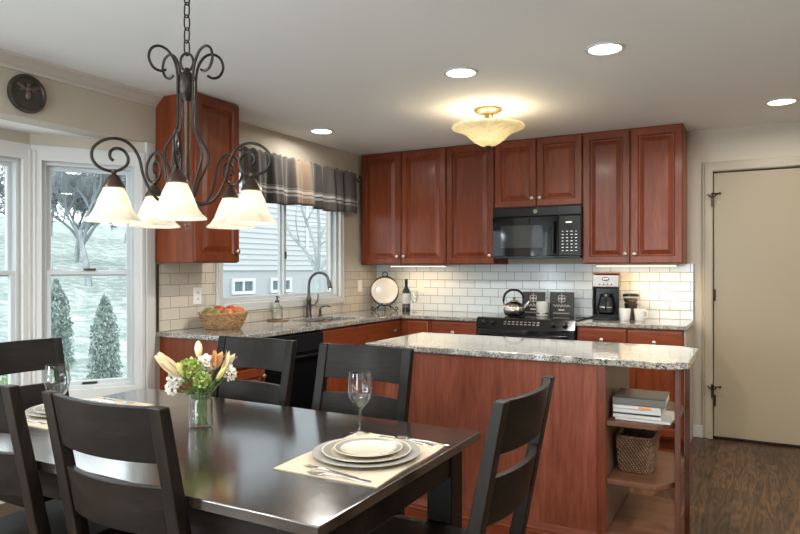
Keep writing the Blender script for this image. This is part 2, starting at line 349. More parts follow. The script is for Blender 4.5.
M['lime'] = pbr('lime green petals', (.36, .45, .13), .6, noise=.35, nscale=30)
M['lily'] = pbr('pale lily petals', (.80, .66, .42), .5, noise=.2, nscale=20)
M['lilyp'] = pbr('pink cream lily petals', (.78, .62, .42), .5, noise=.2, nscale=20)
M['orange'] = pbr('orange lily petals', (.66, .34, .15), .5, noise=.25, nscale=20)
M['budg'] = pbr('green yellow bud', (.62, .58, .20), .5, noise=.25, nscale=20)
M['wpetal'] = pbr('white petals', (.84, .82, .76), .6)
M['paper'] = pbr('paper edges', (.62, .60, .55), .8, noise=.2, nscale=90, stretch=(.05, .05, 6))
M['gcover'] = pbr('grey cover', (.13, .125, .11), .4)
M['wcover'] = pbr('pale cover', (.62, .62, .60), .35)
M['dcover'] = pbr('dark cover', (.06, .065, .08), .35)
M['ocover'] = pbr('orange print', (.75, .28, .06), .4)
M['slate'] = pbr('black chalkboard', (.022, .021, .022), .5)
M['chalk'] = pbr('white chalk paint', (.66, .62, .55), .7)
M['winegl'] = pbr('dark bottle glass', (.012, .016, .01), .08)
M['plaque'] = pbr('dark bronze plaque', (.055, .045, .036), .45, .4, noise=.3, nscale=25)
M['plaqueb'] = pbr('bronze relief', (.15, .11, .085), .4, .5)
M['copper'] = pbr('coffee maker copper lid', (.30, .11, .05), .3, .3)
M['beans'] = pbr('coffee beans', (.10, .05, .02), .5)
M['wax'] = pbr('frosted white jar', (.62, .62, .58), .35)
M['siding'] = pbr('white vinyl siding', (.37, .382, .388), .6)
M['fwin'] = pbr('neighbour window glass', (.10, .14, .16), .3, spec=.2)
M['found'] = pbr('pale foundation', (.33, .345, .352), .8)
M['bark'] = pbr('pale frosted bark', (.27, .30, .305), .9, noise=.35, nscale=12, stretch=(1, 1, .3))
M['twig'] = pbr('frosted twigs', (.20, .225, .235), .9)
M['conif'] = pbr('frosted evergreen', (.25, .315, .285), .8, noise=.5, nscale=20)
M['bush'] = pbr('green shrub', (.22, .32, .14), .8, noise=.5, nscale=20)

# ------------------------------------------------------------------ room shell
XL, YB, ZC = -3.3885, 5.654, 2.44
XR, YR = 2.4, -2.0
struct(MB().box(XL-.02, XR+.15, YR-.15, YB+.15, -.12, 0).box(-3.93, XL-.02, .2, 2.86, -.12, 0).build('floor', M['floor']))
struct(MB().box(XL-.15, XR+.15, YR-.15, YB+.15, ZC, ZC+.12).build('ceiling', M['ceil']))
BY0, BY1, BZ = .563, 2.823, 2.137
SY0, SY1, SZ0, SZ1 = 3.47, 4.985, 1.075, 2.12
ys = [YR-.15, -1.6, -.3, BY0, BY1, SY0, SY1, YB+.15]; zs = [0, .80, SZ0, SZ1, BZ, ZC]
def solid(i, j):
    if i == 1 and 0 < j < 3: return False
    if i == 3 and j < 4: return False
    if i == 5 and j == 2: return False
    return True
struct(MB().cells(ys, zs, solid, XL-.15, XL, 'x').build('wall_left', M['wall']))
struct(MB().cells([XL, -.301, .62, XR], [0, 2.10, ZC], lambda i, j: not (i == 1 and j == 0), YB, YB+.15, 'y').build('wall_back', M['wall']))
struct(MB().box(XR, XR+.15, YR-.15, YB+.15, 0, ZC).build('wall_right', M['wall']))
struct(MB().cells([XL, -2.95, -.45, XR], [0, 2.15, ZC], lambda i, j: not (i == 1 and j == 0), YR-.15, YR, 'y').build('wall_rear', M['wall']))

# bay recess: three angled wall panels, each with a window
def window(name, w0, w1, z0, z1, Mx, rail=None, slider=None, th=.12, casing=True, depth0=0.0, fw=.042, sw=.034, cw=.07, apron=.10):
    """local frame: x along the wall, y outwards, z up"""
    root = bpy.data.objects.new(name, None); C.objects.link(root); root.matrix_world = Mx; struct(root)
    m = MB().cells([w0, w0+fw, w1-fw, w1], [z0, z0+fw, z1-fw, z1], lambda i, j: not (i == 1 and j == 1), depth0+.02, depth0+.10, 'y')
    m.build('window_frame', M['vinyl'], root, bevel=.004)
    def sash(a, b, c, d, y, nm='sash'):
        f = MB().cells([a, a+sw, b-sw, b], [c, c+sw, d-sw, d], lambda i, j: not (i == 1 and j == 1), y, y+.03, 'y').build(nm, M['vinyl'], root, bevel=.004)
        MB().box(a+sw-.004, b-sw+.004, y+.013, y+.017, c+sw-.004, d-sw+.004).build('pane', M['pane'], f, smooth=0)
        return f
    a, b, c, d = w0+fw-.002, w1-fw+.002, z0+fw-.002, z1-fw+.002
    if rail:
        sash(a, b, rail-.017, d, depth0+.062); lo = sash(a, b, c, rail+.017, depth0+.03)
        MB().cbox(((a+b)/2, depth0+.022, rail+.023), (.07, .02, .014)).build('sash_lock', M['dsteel'], lo, bevel=.003)
        MB().cbox(((a+b)/2, depth0+.024, c+.012), (.085, .014, .014)).build('sash_lift', M['dsteel'], lo, bevel=.003)
    elif slider:
        sash(a, slider+.02, c, d, depth0+.03); s2 = sash(slider-.02, b, c, d, depth0+.062)
        MB().cbox((slider+.0, depth0+.024, 1.45), (.02, .014, .06)).build('sash_lock', M['dsteel'], root, bevel=.003)
    else: sash(a, b, c, d, depth0+.045)
    if casing:
        m = MB().cells([w0-cw, w0+.006, w1-.006, w1+cw], [z0-apron, z0+.006, z1-.006, z1+cw+.03], lambda i, j: not (i == 1 and j == 1), depth0-.018, depth0+.004, 'y')
        m.box(w0-cw+.012, w0-cw+.03, depth0-.026, depth0-.016, z0-apron+.02, z1+cw)
        m.box(w1+cw-.03, w1+cw-.012, depth0-.026, depth0-.016, z0-apron+.02, z1+cw)
        m.build('window_casing', M['trim'], root, bevel=.004)
    return root
def panelM(p, ang): return Matrix.Translation((p[0], p[1], 0)) @ Matrix.Rotation(ang, 4, 'Z')
BD = .3715; P1 = (XL, BY1); P2 = (XL-BD, 2.293); P3 = (XL-BD, 1.093); P4 = (XL, BY0)
def bay_panel(name, a, b, w0, w1, wname):
    dx, dy = b[0]-a[0], b[1]-a[1]; ln = math.hypot(dx, dy); ang = math.atan2(dy, dx)
    Mx = panelM(a, ang)                              # x from a to b ; outward must be +y
    m = MB().cells([0, w0, w1, ln], [0, .60, 1.985, BZ], lambda i, j: not (i == 1 and j == 1), 0, .12, 'y')
    o = m.build(name, M['wall'], None); o.matrix_world = Mx; struct(o)
    window(wname, w0, w1, .60, 1.985, Mx, rail=1.31, fw=.026, sw=.026, cw=.055)
# walking P4->P3->P2->P1 keeps outside on the left (+y)
bay_panel('wall_bay_right', P2, P1, .058, .580, 'window_2')
bay_panel('wall_bay_center', P3, P2, .045, 1.155, 'window_1')
bay_panel('wall_bay_left', P4, P3, .085, .575, 'window_4')
struct(MB().prism([(XL-.149, 2.72), (XL-BD-.1, 2.31), (XL-BD-.1, 1.076), (XL-.149, .67)], BZ, BZ+.10).build('ceiling_bay', M['ceil']))
struct(MB().box(XL-.15, XL+.012, BY1-.012, BY1+.055, 0, BZ+.002).build('trim_2', M['trim'], bevel=.004))
# crown along the dining part of the left wall
prof = [(XL, 2.372), (XL+.012, 2.372), (XL+.016, 2.388), (XL+.026, 2.392), (XL+.034, 2.402), (XL+.052, 2.416), (XL+.066, 2.424), (XL+.074, 2.428), (XL+.078, ZC), (XL, ZC)]
struct(MB().prism(prof, YR, 2.886, 'y').build('trim_1', M['crown'], smooth=30))
def base(name, x0, x1, y0, y1):
    struct(MB().box(x0, x1, y0, y1, 0, .075).box(x0+(.004 if x1-x0 < .03 else 0), x1-(.004 if x1-x0 < .03 else 0), y0+(.004 if y1-y0 < .03 else 0), y1, .075, .095).build(name, M['trim'], bevel=.003))
base('baseboard_back', -.445, -.372, YB-.016, YB)
base('baseboard_right', XR-.016, XR, YR, YB)
# window over the sink
SM = Matrix.Translation((XL, 0, 0)) @ Matrix.Rotation(pi/2, 4, 'Z')
w = window('window_3', SY0, SY1, SZ0, SZ1, SM, slider=4.23, casing=True, fw=.025, sw=.03, cw=.06, apron=.055)
window('window_6_added', -1.6, -.3, .80, SZ1, SM, rail=1.46, casing=True)  # unseen window added so the left fill lamp reaches the ceiling
# unseen glazed patio door added in the rear wall to light the chair backs
RM = Matrix.Translation((0, YR, 0)) @ Matrix.Rotation(pi, 4, 'Z')
window('window_5_added', .45, 2.95, .02, 2.15, RM, slider=1.7, casing=True)
# backsplash
TH = .008
struct(MB().box(XL+TH, -.440, YB-TH, YB-.0005, .932, 1.378).build('trim_3', M['tileb'], smooth=0))
def tsol(i, j): return not (i == 1 and j == 1)
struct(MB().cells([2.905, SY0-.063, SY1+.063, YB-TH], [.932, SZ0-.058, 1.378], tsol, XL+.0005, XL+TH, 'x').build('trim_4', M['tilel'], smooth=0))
struct(MB().box(XL, XL+.012, 2.895, 2.907, .932, 1.37).build('trim_5', M['dsteel'], smooth=0))
struct(MB().box(-.442, -.434, YB-.011, YB, .932, 1.378).build('trim_6', M['dsteel'], smooth=0))
# door in the back wall
d = bpy.data.objects.new('door_1', None); C.objects.link(d); struct(d); d.location = (-.301, YB, 0)
MB().box(.006, .915, .012, .05, .018, 2.092).build('door_slab', M['door'], d, bevel=.003)
MB().cells([-.075, 0, .921, .996], [0, 2.10, 2.178], lambda i, j: not (i == 1 and j == 0), -.018, .004, 'y').cells([-.058, -.006, .927, .979], [0, 2.106, 2.162], lambda i, j: not (i == 1 and j == 0), -.026, -.016, 'y').build('door_casing', M['trimd'], d, bevel=.004)
MB().box(0, .921, .0, .14, 0, .014).build('threshold', M['esp'], d, bevel=.003)
MB().box(0, .921, .13, .149, 0, 2.10).build('door_backing', M['black'], d)
for z in (1.13, .30):
    MB().cyl((.003, -.004, z-.045), .007, .09, 10).box(.003, .022, .008, .014, z-.045, z+.045).build('hinge', M['bronze'], d)
for z in (1.90, .40):
    k = MB().box(-.012, .006, -.036, -.024, z-.075, z+.03).tube(smooth_path([(0, -.03, z+.02), (0, -.055, z+.028), (.02, -.075, z+.02), (.05, -.075, z+.02)]), .006)
    k.sphere((.052, -.075, z+.02), .011); k.tube(smooth_path([(-.035, -.05, z+.02), (-.015, -.06, z), (.0, -.035, z), (.015, -.06, z), (.035, -.05, z+.02)]), .005)
    k.build('door_latch', M['bronze'], d)

# ------------------------------------------------------------------ outside
def lawnmat():
    m, N, L, B = newmat('frosted lawn')
    tc = N.new('ShaderNodeTexCoord'); n = N.new('ShaderNodeTexNoise'); n.inputs['Scale'].default_value = 3.2; n.inputs['Detail'].default_value = 12; n.inputs['Roughness'].default_value = .82; L.new(tc.outputs['Object'], n.inputs[0])
    r = N.new('ShaderNodeValToRGB'); L.new(n.outputs[0], r.inputs[0]); e = r.color_ramp.elements; e[0].position = .38; e[0].color = (.15, .20, .16, 1); e[1].position = .60; e[1].color = (.52, .55, .53, 1); k = e.new(.5); k.color = (.28, .33, .295, 1)
    L.new(r.outputs[0], B.inputs['Base Color']); B.inputs['Roughness'].default_value = .95; return m
def gz(x): return -.32+max(0, (-5.2-x))*.150
m = MB(); nx, ny = 30, 30
gv = [(-3.95-30*(i/nx)**1.2, -14+44*j/ny) for i in range(nx+1) for j in range(ny+1)]
m._add([(x, y, gz(x)+.05*sin(x*1.7+y)*sin(y*1.3) if x < -5 else -.32) for x, y in gv], [(i*(ny+1)+j, (i+1)*(ny+1)+j, (i+1)*(ny+1)+j+1, i*(ny+1)+j+1) for i in range(nx) for j in range(ny)])
struct(m.build('ground', lawnmat()))
struct(MB().box(XL-.16, 12, YR-14, YR-.16, -.45, -.3).build('ground_patio', M['found']))
struct(MB().prism([(-3.95, -.34), (-3.95, -.29), (-5.2, -.29), (-6.3, gz(-6.3)+.03), (-6.3, gz(-6.3)-.1)], -2.5, 6.0, 'y').build('ground_paving', pbr('pale paving', (.62, .63, .62), .8, noise=.1)))
# neighbour house
h = thing('neighbour_house', 'white sided neighbour house with small basement windows beyond the sink window', 'house', (-11, 11.15, 0))
m = MB()
for k in range(41):
    z = 1.30+k*.135
    m.prism([(0, z), (.034, z), (.004, z+.135), (0, z+.135)], 0, 12, 'y')
m.build('siding', M['siding'], h, smooth=0)
MB().box(-.6, -.02, 0, 12, 0, 1.3).build('foundation', M['found'], h)
MB().box(-2.6, -.001, .0, 12, 1.3, 6.8).build('house_core', M['siding'], h)
def hwin(y0, y1, z0, z1, bars):
    f = MB().cells([y0, y0+.07, y1-.07, y1], [z0, z0+.07, z1-.07, z1], lambda i, j: not (i == 1 and j == 1), -.04, .05, 'x')
    for b in bars: f.box(-.02, .04, b-.025, b+.025, z0, z1) if b < 900 else f.box(-.02, .04, y0, y1, b-1000-.025, b-1000+.025)
    f = f.build('house_window', M['vinyl'], h); MB().box(-.03, -.01, y0+.05, y1-.05, z0+.05, z1-.05).build('pane', M['fwin'], f)
hwin(.45, 1.25, .72, 1.10, [.85]); hwin(1.85, 2.7, .72, 1.10, [2.28])
hwin(3.35, 4.6, 1.75, 3.6, [1000+2.6, 4.37]); hwin(4.4, 5.3, .72, 1.1, [4.85])
# trees
def tree(loc, hgt, r0, label, seed, depth=5, spread=.5, split=3, trunkfrac=.35, group=None, twig_r=.006, lean=(0, 0)):
    rnd = random.Random(seed); root = thing('bare_tree', label, 'tree', loc, 0, group)
    tm = MB(); bm_ = MB()
    def grow(p, d, ln, r, lev):
        pts = [p]; q = p.copy(); dd = d.copy(); n = 4
        for i in range(n):
            dd = (dd+Vector((rnd.gauss(0, .10), rnd.gauss(0, .10), rnd.gauss(.03, .06)))).normalized(); q = q+dd*(ln/n); pts.append(q.copy())
        (tm if lev == 0 else bm_).tube(pts, [r*(1-.45*i/n) for i in range(n+1)], 7 if lev == 0 else (5 if lev < 3 else 3))
        if lev >= depth: return
        for k in range(split+(1 if lev > 0 else 0)):
            a = rnd.uniform(0, 2*pi); ax = dd.orthogonal().normalized(); ax.rotate(Matrix.Rotation(a, 3, dd))
            nd = (dd*cos(spread*rnd.uniform(.6, 1.3))+ax*sin(spread*rnd.uniform(.6, 1.3))).normalized()
            t = rnd.choice([.55, .75, 1, 1]) if lev > 0 else rnd.choice([.8, .9, 1]); base_p = pts[max(1, round(t*n))]
            grow(base_p, nd, ln*rnd.uniform(.6, .82), max(twig_r, r*.55*rnd.uniform(.8, 1.05)), lev+1)
    grow(Vector((0, 0, -.1)), Vector((lean[0], lean[1], 1)).normalized(), hgt*trunkfrac, r0, 0)
    tm.build('trunk', M['bark'], root); bm_.build('branches', M['twig'], root, smooth=0)
    return root
def at(dx, dy, d): x, y = dx*d, dy*d; return (x, y, gz(x))
yt = thing('bare_tree', 'young bare tree with forked stems in front of the white sided house', 'tree', at(-.5937, .8146, 9))
RXY = (.8758, .4827); zb = -at(-.5937, .8146, 9)[2]
def TB(m, pts, r0, r1):
    P = [Vector(q) for q in smooth_path([(a_*RXY[0]-b_*.48, a_*RXY[1]+b_*.87, zb+z_) for a_, z_, b_ in pts], 4)]; n = len(P)
    m.tube(P, [r0+(r1-r0)*i/(n-1) for i in range(n)], 7)
m = MB(); TB(m, [(.02, -.35, 0), (.0, .3, .02), (-.01, .9, .0), (-.01, 1.32, 0)], .070, .052); m.build('trunk', M['bark'], yt)
for pts, r in [([(-.01, 1.27, 0), (-.16, 1.56, .1), (-.40, 1.82, .2), (-.52, 2.10, .2), (-.72, 2.5, .3)], .030), ([(-.015, 1.28, 0), (-.03, 1.66, -.1), (-.15, 2.02, -.15), (-.20, 2.25, -.2), (-.16, 2.9, -.3)], .028),
               ([(0, 1.28, 0), (.01, 1.80, .1), (-.01, 2.15, .12), (.04, 2.4, .1), (.12, 3.1, .1)], .032), ([(.0, 1.27, 0), (.12, 1.44, -.1), (.30, 1.66, -.15), (.45, 1.95, -.2), (.62, 2.5, -.2)], .027),
               ([(.01, 1.75, .09), (.14, 2.05, .15), (.22, 2.35, .2), (.20, 2.7, .2)], .016), ([(-.28, 1.70, .15), (-.32, 2.0, .1), (-.30, 2.35, .1)], .013), ([(-.13, 2.0, -.15), (.02, 2.26, -.2), (.10, 2.5, -.2)], .013), ([(.28, 1.62, -.15), (.25, 1.95, -.1), (.34, 2.3, -.1)], .014), ([(-.02, 1.6, -.09), (.12, 1.72, -.1), (.26, 1.78, -.2)], .010)]:
    m = MB(); TB(m, pts, r, r*.4); m.build('branch', M['bark'], yt)
tree(at(-.953, .60, 9.5), 9, .20, 'thick grey tree trunk close outside the leftmost bay window', 11, 3, .5, 3, .55)
tree(at(-.925, .6355, 19), 8, .09, 'wide bare tree with low spreading boughs behind the lawn shrubs', 21, 5, .70, 5, .13, twig_r=.010)
hill = [(-1.02, .53, 21, 8, 71, 'frosted bare tree seen in the leftmost bay window on the hill'), (-.945, .608, 27, 10, 31, 'frosted bare tree on the hill, leftmost in the bay window view'), (-.87, .684, 27, 10, 51, 'frosted bare tree on the hill, rightmost in the bay window view'),
        (-.907, .646, 36, 13, 41, 'tallest frosted bare tree on the hill, far behind the wide tree')]
for i, (dx, dy, dd, hh, sd, lb) in enumerate(hill): tree(at(dx, dy, dd), hh, .085, lb, sd, 5, .72, 4, .17, 'bare trees on the hill', twig_r=.017)
tree(at(-.905, .645, 15), 6.5, .09, 'slim frosted bare tree in the middle of the bay window view', 61, 5, .6, 4, .22, twig_r=.009)
def shrub(name, loc, h, r, label, mat, seed, n=3000, cone=True):
    rnd = random.Random(seed); m = MB(); root = thing(name, label, 'shrub', loc)
    for i in range(n):
        z = rnd.random()**1.15; rr = r*(min(1, (1-z)*2.6)**.6*(.72+.28*(1-z)) if cone else math.sqrt(max(0, 1-(2*z-1)**2)))*(.35+.65*rnd.random()**.4)*(1+.25*sin(i*.37)); a = rnd.uniform(0, 2*pi)
        c = Vector((rr*cos(a), rr*sin(a), .03+z*h)); s = .022*rnd.uniform(.6, 1.4)
        u = Vector((rnd.gauss(0, 1), rnd.gauss(0, 1), rnd.gauss(0, 1))).normalized()*s; v = u.orthogonal().normalized()*s*.5
        m._add([c-u, c+v, c+u+Vector((0, 0, s)), c-v], [(0, 1, 2, 3)])
    m.build('foliage', mat, root, smooth=0); MB().tube([(0, 0, -.1), (0, 0, h*.7)], .025, 6).build('stem', M['bark'], root)
shrub('conical_shrub', at(-.882, .6556, 8), 1.0, .17, 'tall conical frosted evergreen shrub at right in the bay window view', M['conif'], 5)
shrub('conical_shrub', at(-.945, .618, 8.3), 1.08, .18, 'conical frosted evergreen shrub at left in the bay window view', M['conif'], 6)
shrub('garden_bush', at(-.965, .585, 7), .42, .35, 'low green bush at foot of the thick tree trunk', M['bush'], 8, 900, False)

# ------------------------------------------------------------------ cabinets
def raised_door(m, x0, x1, z0, z1, y=0.0, t=.02, fr=.058):
    rings = [(0, 0), (0, -t+.005), (.005, -t), (fr-.006, -t), (fr-.002, -t+.006), (fr+.002, -t+.0125), (fr+.009, -t+.0135), (fr+.040, -t+.003), (fr+.043, -t+.0015)]
    vs = []
    for ins, dy in rings:
        vs += [(x0+ins, y+dy, z0+ins), (x1-ins, y+dy, z0+ins), (x1-ins, y+dy, z1-ins), (x0+ins, y+dy, z1-ins)]
    f = [(3, 2, 1, 0)]
    for i in range(len(rings)-1):
        for k in range(4): f.append((i*4+k, i*4+(k+1) % 4, (i+1)*4+(k+1) % 4, (i+1)*4+k))
    n = (len(rings)-1)*4; f.append((n, n+1, n+2, n+3)); return m._add(vs, f)
def slab_front(m, x0, x1, z0, z1, t=.02):
    rings = [(0, 0), (0, -t+.007), (.003, -t+.003), (.012, -t), (.014, -t)]
    vs = []
    for ins, dy in rings: vs += [(x0+ins, dy, z0+ins), (x1-ins, dy, z0+ins), (x1-ins, dy, z1-ins), (x0+ins, dy, z1-ins)]
    f = [(3, 2, 1, 0)]
    for i in range(len(rings)-1):
        for k in range(4): f.append((i*4+k, i*4+(k+1) % 4, (i+1)*4+(k+1) % 4, (i+1)*4+k))
    n = (len(rings)-1)*4; f.append((n, n+1, n+2, n+3)); return m._add(vs, f)
def knob(parent, x, z, y=-.02):
    Mx = Matrix.Translation((x, y, z)) @ Matrix.Rotation(pi/2, 4, 'X')
    MB().lathe([(.006, -.001), (.005, .010), (.011, .014), (.016, .020), (.015, .026), (.008, .030)], 14, M=Mx).build('knob', M['knob'], parent)
def cabinet(name, label, loc, rotz, w, d, z0, z1, fronts, cat='cabinet', group=None, toe=False, hollow=False):
    r = thing(name, label, cat, loc, rotz, group)
    m = MB().box(0, w, 0, d, z0+(.1 if toe else 0), .66 if hollow else z1)
    if hollow: m.cells([0, .018, w-.018, w], [0, .018, d-.018, d], lambda i, j: not (i == 1 and j == 1), .66, z1)
    if toe: m.box(.0, w, .06, d, z0, z0+.1)
    m.build('carcass', M['cherry'], r, bevel=.0015, seg=1)
    for kind, x0, x1, a, b, kn in fronts:
        m = MB()
        if kind == 'door': raised_door(m, x0, x1, a, b)
        else: slab_front(m, x0, x1, a, b)
        o = m.build('door' if kind == 'door' else 'drawer', M['cherry'] if kind == 'door' else M['cherryx'], r, smooth=25)
        if kn: knob(o, kn[0], kn[1])
    return r
UY = 5.318; UD = YB-.001-UY; g = .004; UZ0, UZ1 = 1.376, 2.437
def upper(name, label, x0, x1, z0, doors):
    fr = []
    for a, b, side in doors:
        a -= x0; b -= x0
        kx = b-.035 if side == 'r' else a+.035
        fr.append(('door', a+g, b-g, z0+.006, UZ1-.012, (kx, z0+.075)))
    return cabinet(name, label, (x0, UY, 0), 0, x1-x0, UD, z0, UZ1, fr)
upper('wall_cabinet', 'two-door cherry wall cabinet in the corner above the plate and wine bottle', -3.350, -2.448, UZ0, [(-3.350, -2.909, 'r'), (-2.909, -2.448, 'l')])
upper('wall_cabinet', 'single-door cherry wall cabinet just left of the microwave', -2.446, -1.990, UZ0, [(-2.446, -1.990, 'r')])
upper('wall_cabinet', 'short two-door cherry wall cabinet directly above the microwave', -1.988, -1.237, 1.855, [(-1.988, -1.616, 'r'), (-1.616, -1.237, 'l')])
upper('wall_cabinet', 'two-door cherry wall cabinet right of the microwave above the coffee maker', -1.235, -.486, UZ0, [(-1.235, -.866, 'r'), (-.866, -.486, 'l')])
cabinet('wall_cabinet', 'single tall cherry wall cabinet on the window wall above the fruit basket', (XL+.332, 2.888, 0), pi/2, .398, .330, UZ0, UZ1, [('door', g, .394, UZ0+.006, UZ1-.012, (.360, UZ0+.075))])
# base cabinets
BH = .898
LX = -2.775       # face of the left run (door fronts 2 cm further out)
DZ = (.725, .885)
def basecab(label, loc, rotz, w, fronts, d=.59, hollow=False): return cabinet('base_cabinet', label, loc, rotz, w, d, 0, BH, fronts, toe=True, hollow=hollow)
lw_ = lambda y0, y1: y1-y0
basecab('cherry base cabinet at the dining end of the sink counter', (LX, 2.915, 0), pi/2, .305, [('drawer', .02, .300, *DZ, None), ('door', .02, .300, .12, .71, (.268, .655))], d=.605)
basecab('cherry sink base cabinet under the faucet, two plain false fronts', (LX, 3.842, 0), pi/2, .908, [('drawer', .005, .452, *DZ, None), ('drawer', .457, .903, *DZ, None), ('door', .005, .452, .12, .715, (.41, .65)), ('door', .457, .903, .12, .715, (.5, .65))], d=.605, hollow=True)
basecab('narrow cherry drawer cabinet between sink base and the corner', (LX, 4.752, 0), pi/2, .283, [('drawer', .006, .262, *DZ, (.134, .80)), ('door', .006, .262, .12, .71, (.22, .65))], d=.605)
FY = 5.037
basecab('cherry corner base cabinet below the wine bottle', (LX+.0, FY, 0), 0, .310, [('drawer', .085, .287, *DZ, None), ('door', .085, .287, .12, .71, (.25, .65))])
basecab('cherry drawer base cabinet just left of the range', (-2.463, FY, 0), 0, .430, [('drawer', .006, .424, *DZ, (.215, .80)), ('door', .006, .424, .12, .71, (.385, .65))])
basecab('two-drawer cherry base cabinet right of the range below the coffee maker', (-1.213, FY, 0), 0, .760, [('drawer', .010, .366, *DZ, (.188, .80)), ('drawer', .374, .750, *DZ, (.562, .80)), ('door', .010, .366, .12, .71, (.33, .65)), ('door', .374, .750, .12, .71, (.41, .65))])
# drywall end beside the right base cabinet is painted panel
tag(MB().box(-.4525, -.447, FY, YB-.018, 0, BH).build('end_panel', M['wall']), 'pale painted end panel closing the right base cabinet beside the door', 'panel')

# counters
def worktop(m, name, label): o = m.build(name, M['granite'], bevel=.006, seg=3); return tag(o, label, 'counter')
CZ0, CZ1 = .899, .930
xs = [XL+.001, -3.23, -2.87, -2.742, -2.034]; yy = [2.8955, 4.00, 4.62, 5.008, YB-.009]
worktop(MB().cells(xs, yy, lambda i, j: (i < 3 or j == 3) and not (i == 1 and j == 1), CZ0, CZ1), 'worktop', 'L-shaped speckled granite worktop running under the sink window into the corner')
worktop(MB().box(-1.216, -.432, 5.008, YB-.009, CZ0, CZ1), 'worktop', 'short granite worktop carrying the coffee maker beside the door')
# sink
s = thing('sink', 'undermount stainless sink set in the worktop below the faucet', 'sink', (-3.05, 4.31, 0))
MB().cells([-.19, -.165, .165, .19], [-.325, -.295, .295, .325], lambda i, j: not (i == 1 and j == 1), CZ0-.012, CZ0-.001).build('rim', M['steel'], s, bevel=.002)
m = MB()
m.cells([-.17, -.162, .162, .17], [-.30, -.292, .292, .30], lambda i, j: not (i == 1 and j == 1), .715, CZ0-.012).box(-.17, .17, -.30, .30, .708, .715)
m.build('basin', M['steel'], s, bevel=.003)
MB().cyl((0, 0, .715), .04, .003, 20).build('drain', M['dsteel'], s)
# faucet
f = thing('faucet', 'tall oil-rubbed bronze gooseneck pull-down faucet behind the sink', 'faucet', (-3.30, 4.40, CZ1))
MB().lathe([(.029, 0), (.029, .006), (.024, .014), (.021, .05), (.020, .14), (.023, .15), (.019, .165), (.014, .18)], 20).build('body', M['dsteel'], f)
gp = smooth_path([(0, 0, .17), (0, 0, .27), (.012, .006, .325), (.055, .02, .368), (.105, .04, .372), (.145, .055, .345), (.160, .06, .30)], 6)
MB().tube(gp, .0115, 12).build('spout', M['dsteel'], f)
hd = MB().tube([(.158, .059, .305), (.164, .062, .285), (.172, .065, .245), (.176, .066, .235)], [.015, .017, .020, .018], 14).build('spray_head', M['dsteel'], f)
MB().tube([(.1735, .0655, .243), (.176, .066, .234)], [.021, .021], 14).build('nozzle_ring', M['silver'], hd)
MB().tube(smooth_path([(.012, .016, .10), (.03, .035, .105), (.045, .06, .14), (.05, .065, .195)]), [.009]*7+[.008]*6+[.006]*6, 10).build('lever', M['dsteel'], f)
f2 = thing('soap_dispenser', 'small dark bronze pump soap dispenser right of the faucet', 'soap dispenser', (-3.30, 4.56, CZ1))
MB().lathe([(.019, 0), (.019, .006), (.012, .012), (.010, .04), (.013, .045), (.007, .055), (.006, .07)], 16).build('base', M['dsteel'], f2)
MB().tube(smooth_path([(0, 0, .065), (.02, .01, .082), (.055, .028, .088), (.08, .04, .078)]), .0065, 10).build('spout', M['dsteel'], f2)

# dishwasher
dw = thing('dishwasher', 'black dishwasher under the sink counter behind the dining chairs', 'dishwasher', (LX, 3.224, 0), pi/2)
MB().box(.0, .61, 0, .58, .1, .89).box(.0, .61, .06, .58, 0, .1).build('body', M['blackm'], dw)
MB().box(.004, .606, -.028, 0, .11, .755).build('door', M['blackg'], dw, bevel=.004)
MB().box(.004, .606, -.034, 0, .76, .885).build('control_panel', M['blackm'], dw, bevel=.006)
MB().tube([(.05, -.03, .74), (.05, -.062, .74), (.56, -.062, .74), (.56, -.03, .74)], .011, 10).build('handle', M['blackm'], dw)

# range
rg = thing('range', 'black slide-in electric range below the microwave', 'range', (-2.029, 5.03, 0))
RW = .808
MB().box(.002, RW-.002, 0, .61, .02, .915).build('body', M['blackm'], rg, bevel=.003)
MB().box(-.006, RW+.006, .0, .612, .9305, .940).box(0.004, RW-.004, 0, .61, .91, .9305).build('cooktop', M['blackg'], rg, bevel=.003)
for cx, cy, r in [(.2, .17, .1), (.6, .17, .085), (.2, .45, .075), (.6, .45, .1)]: MB().lathe([(r, -.0004), (r, .0006), (r-.004, .0006), (r-.004, -.0004), (r, -.0004)], 32, (cx, cy, .9402), capb=False, capt=False).build('burner_ring', M['dsteel'], rg)
# bowed sloping control panel
m = MB(); n = 16; v = []
for i in range(n+1):
    x = RW*i/n; bow = .03*(1-(2*i/n-1)**2)
    v += [(x, .01, .940), (x, -.012-bow*.3, .936), (x, -.045-bow, .862-bow*.5), (x, 0, .855-bow*.5)]
fc = [tuple(range(4))]+[(4*i+k, 4*i+(k+1) % 4, 4*i+4+(k+1) % 4, 4*i+4+k) for i in range(n) for k in range(4)]+[tuple(4*n+k for k in (3, 2, 1, 0))]
cp_ = m._add(v, fc).build('control_panel', M['blackm'], rg, smooth=30)
KM = lambda x, y, z: Matrix.Translation((x, y, z)) @ Matrix.Rotation(R(62), 4, 'X')
for x in (.07, .15, .645, .735): MB().lathe([(.022, 0), (.021, .006), (.016, .010), (.015, .026), (.012, .029)], 16, M=KM(x, -.036-.018*(1-(2*x/RW-1)**2), .898)).build('knob', M['black'], cp_)
m = MB()
for r_ in range(2):
    for c_ in range(9): m.cbox((.25+c_*.034, 0, r_*.02), (.020, .002, .007))
MM = Matrix.Translation((0, -.048, .893)) @ Matrix.Rotation(R(-25), 4, 'X')
for vv in m.bm.verts: vv.co = MM @ vv.co
m.build('key_marks', M['knob'], cp_)
MB().box(.006, RW-.006, -.035, 0, .30, .850).build('oven_door', M['grayg'], rg, bevel=.008)
hp = [(.05+.7*i/14, -.062-.03*(1-(2*i/14-1)**2), .815-.018*(1-(2*i/14-1)**2)) for i in range(15)]
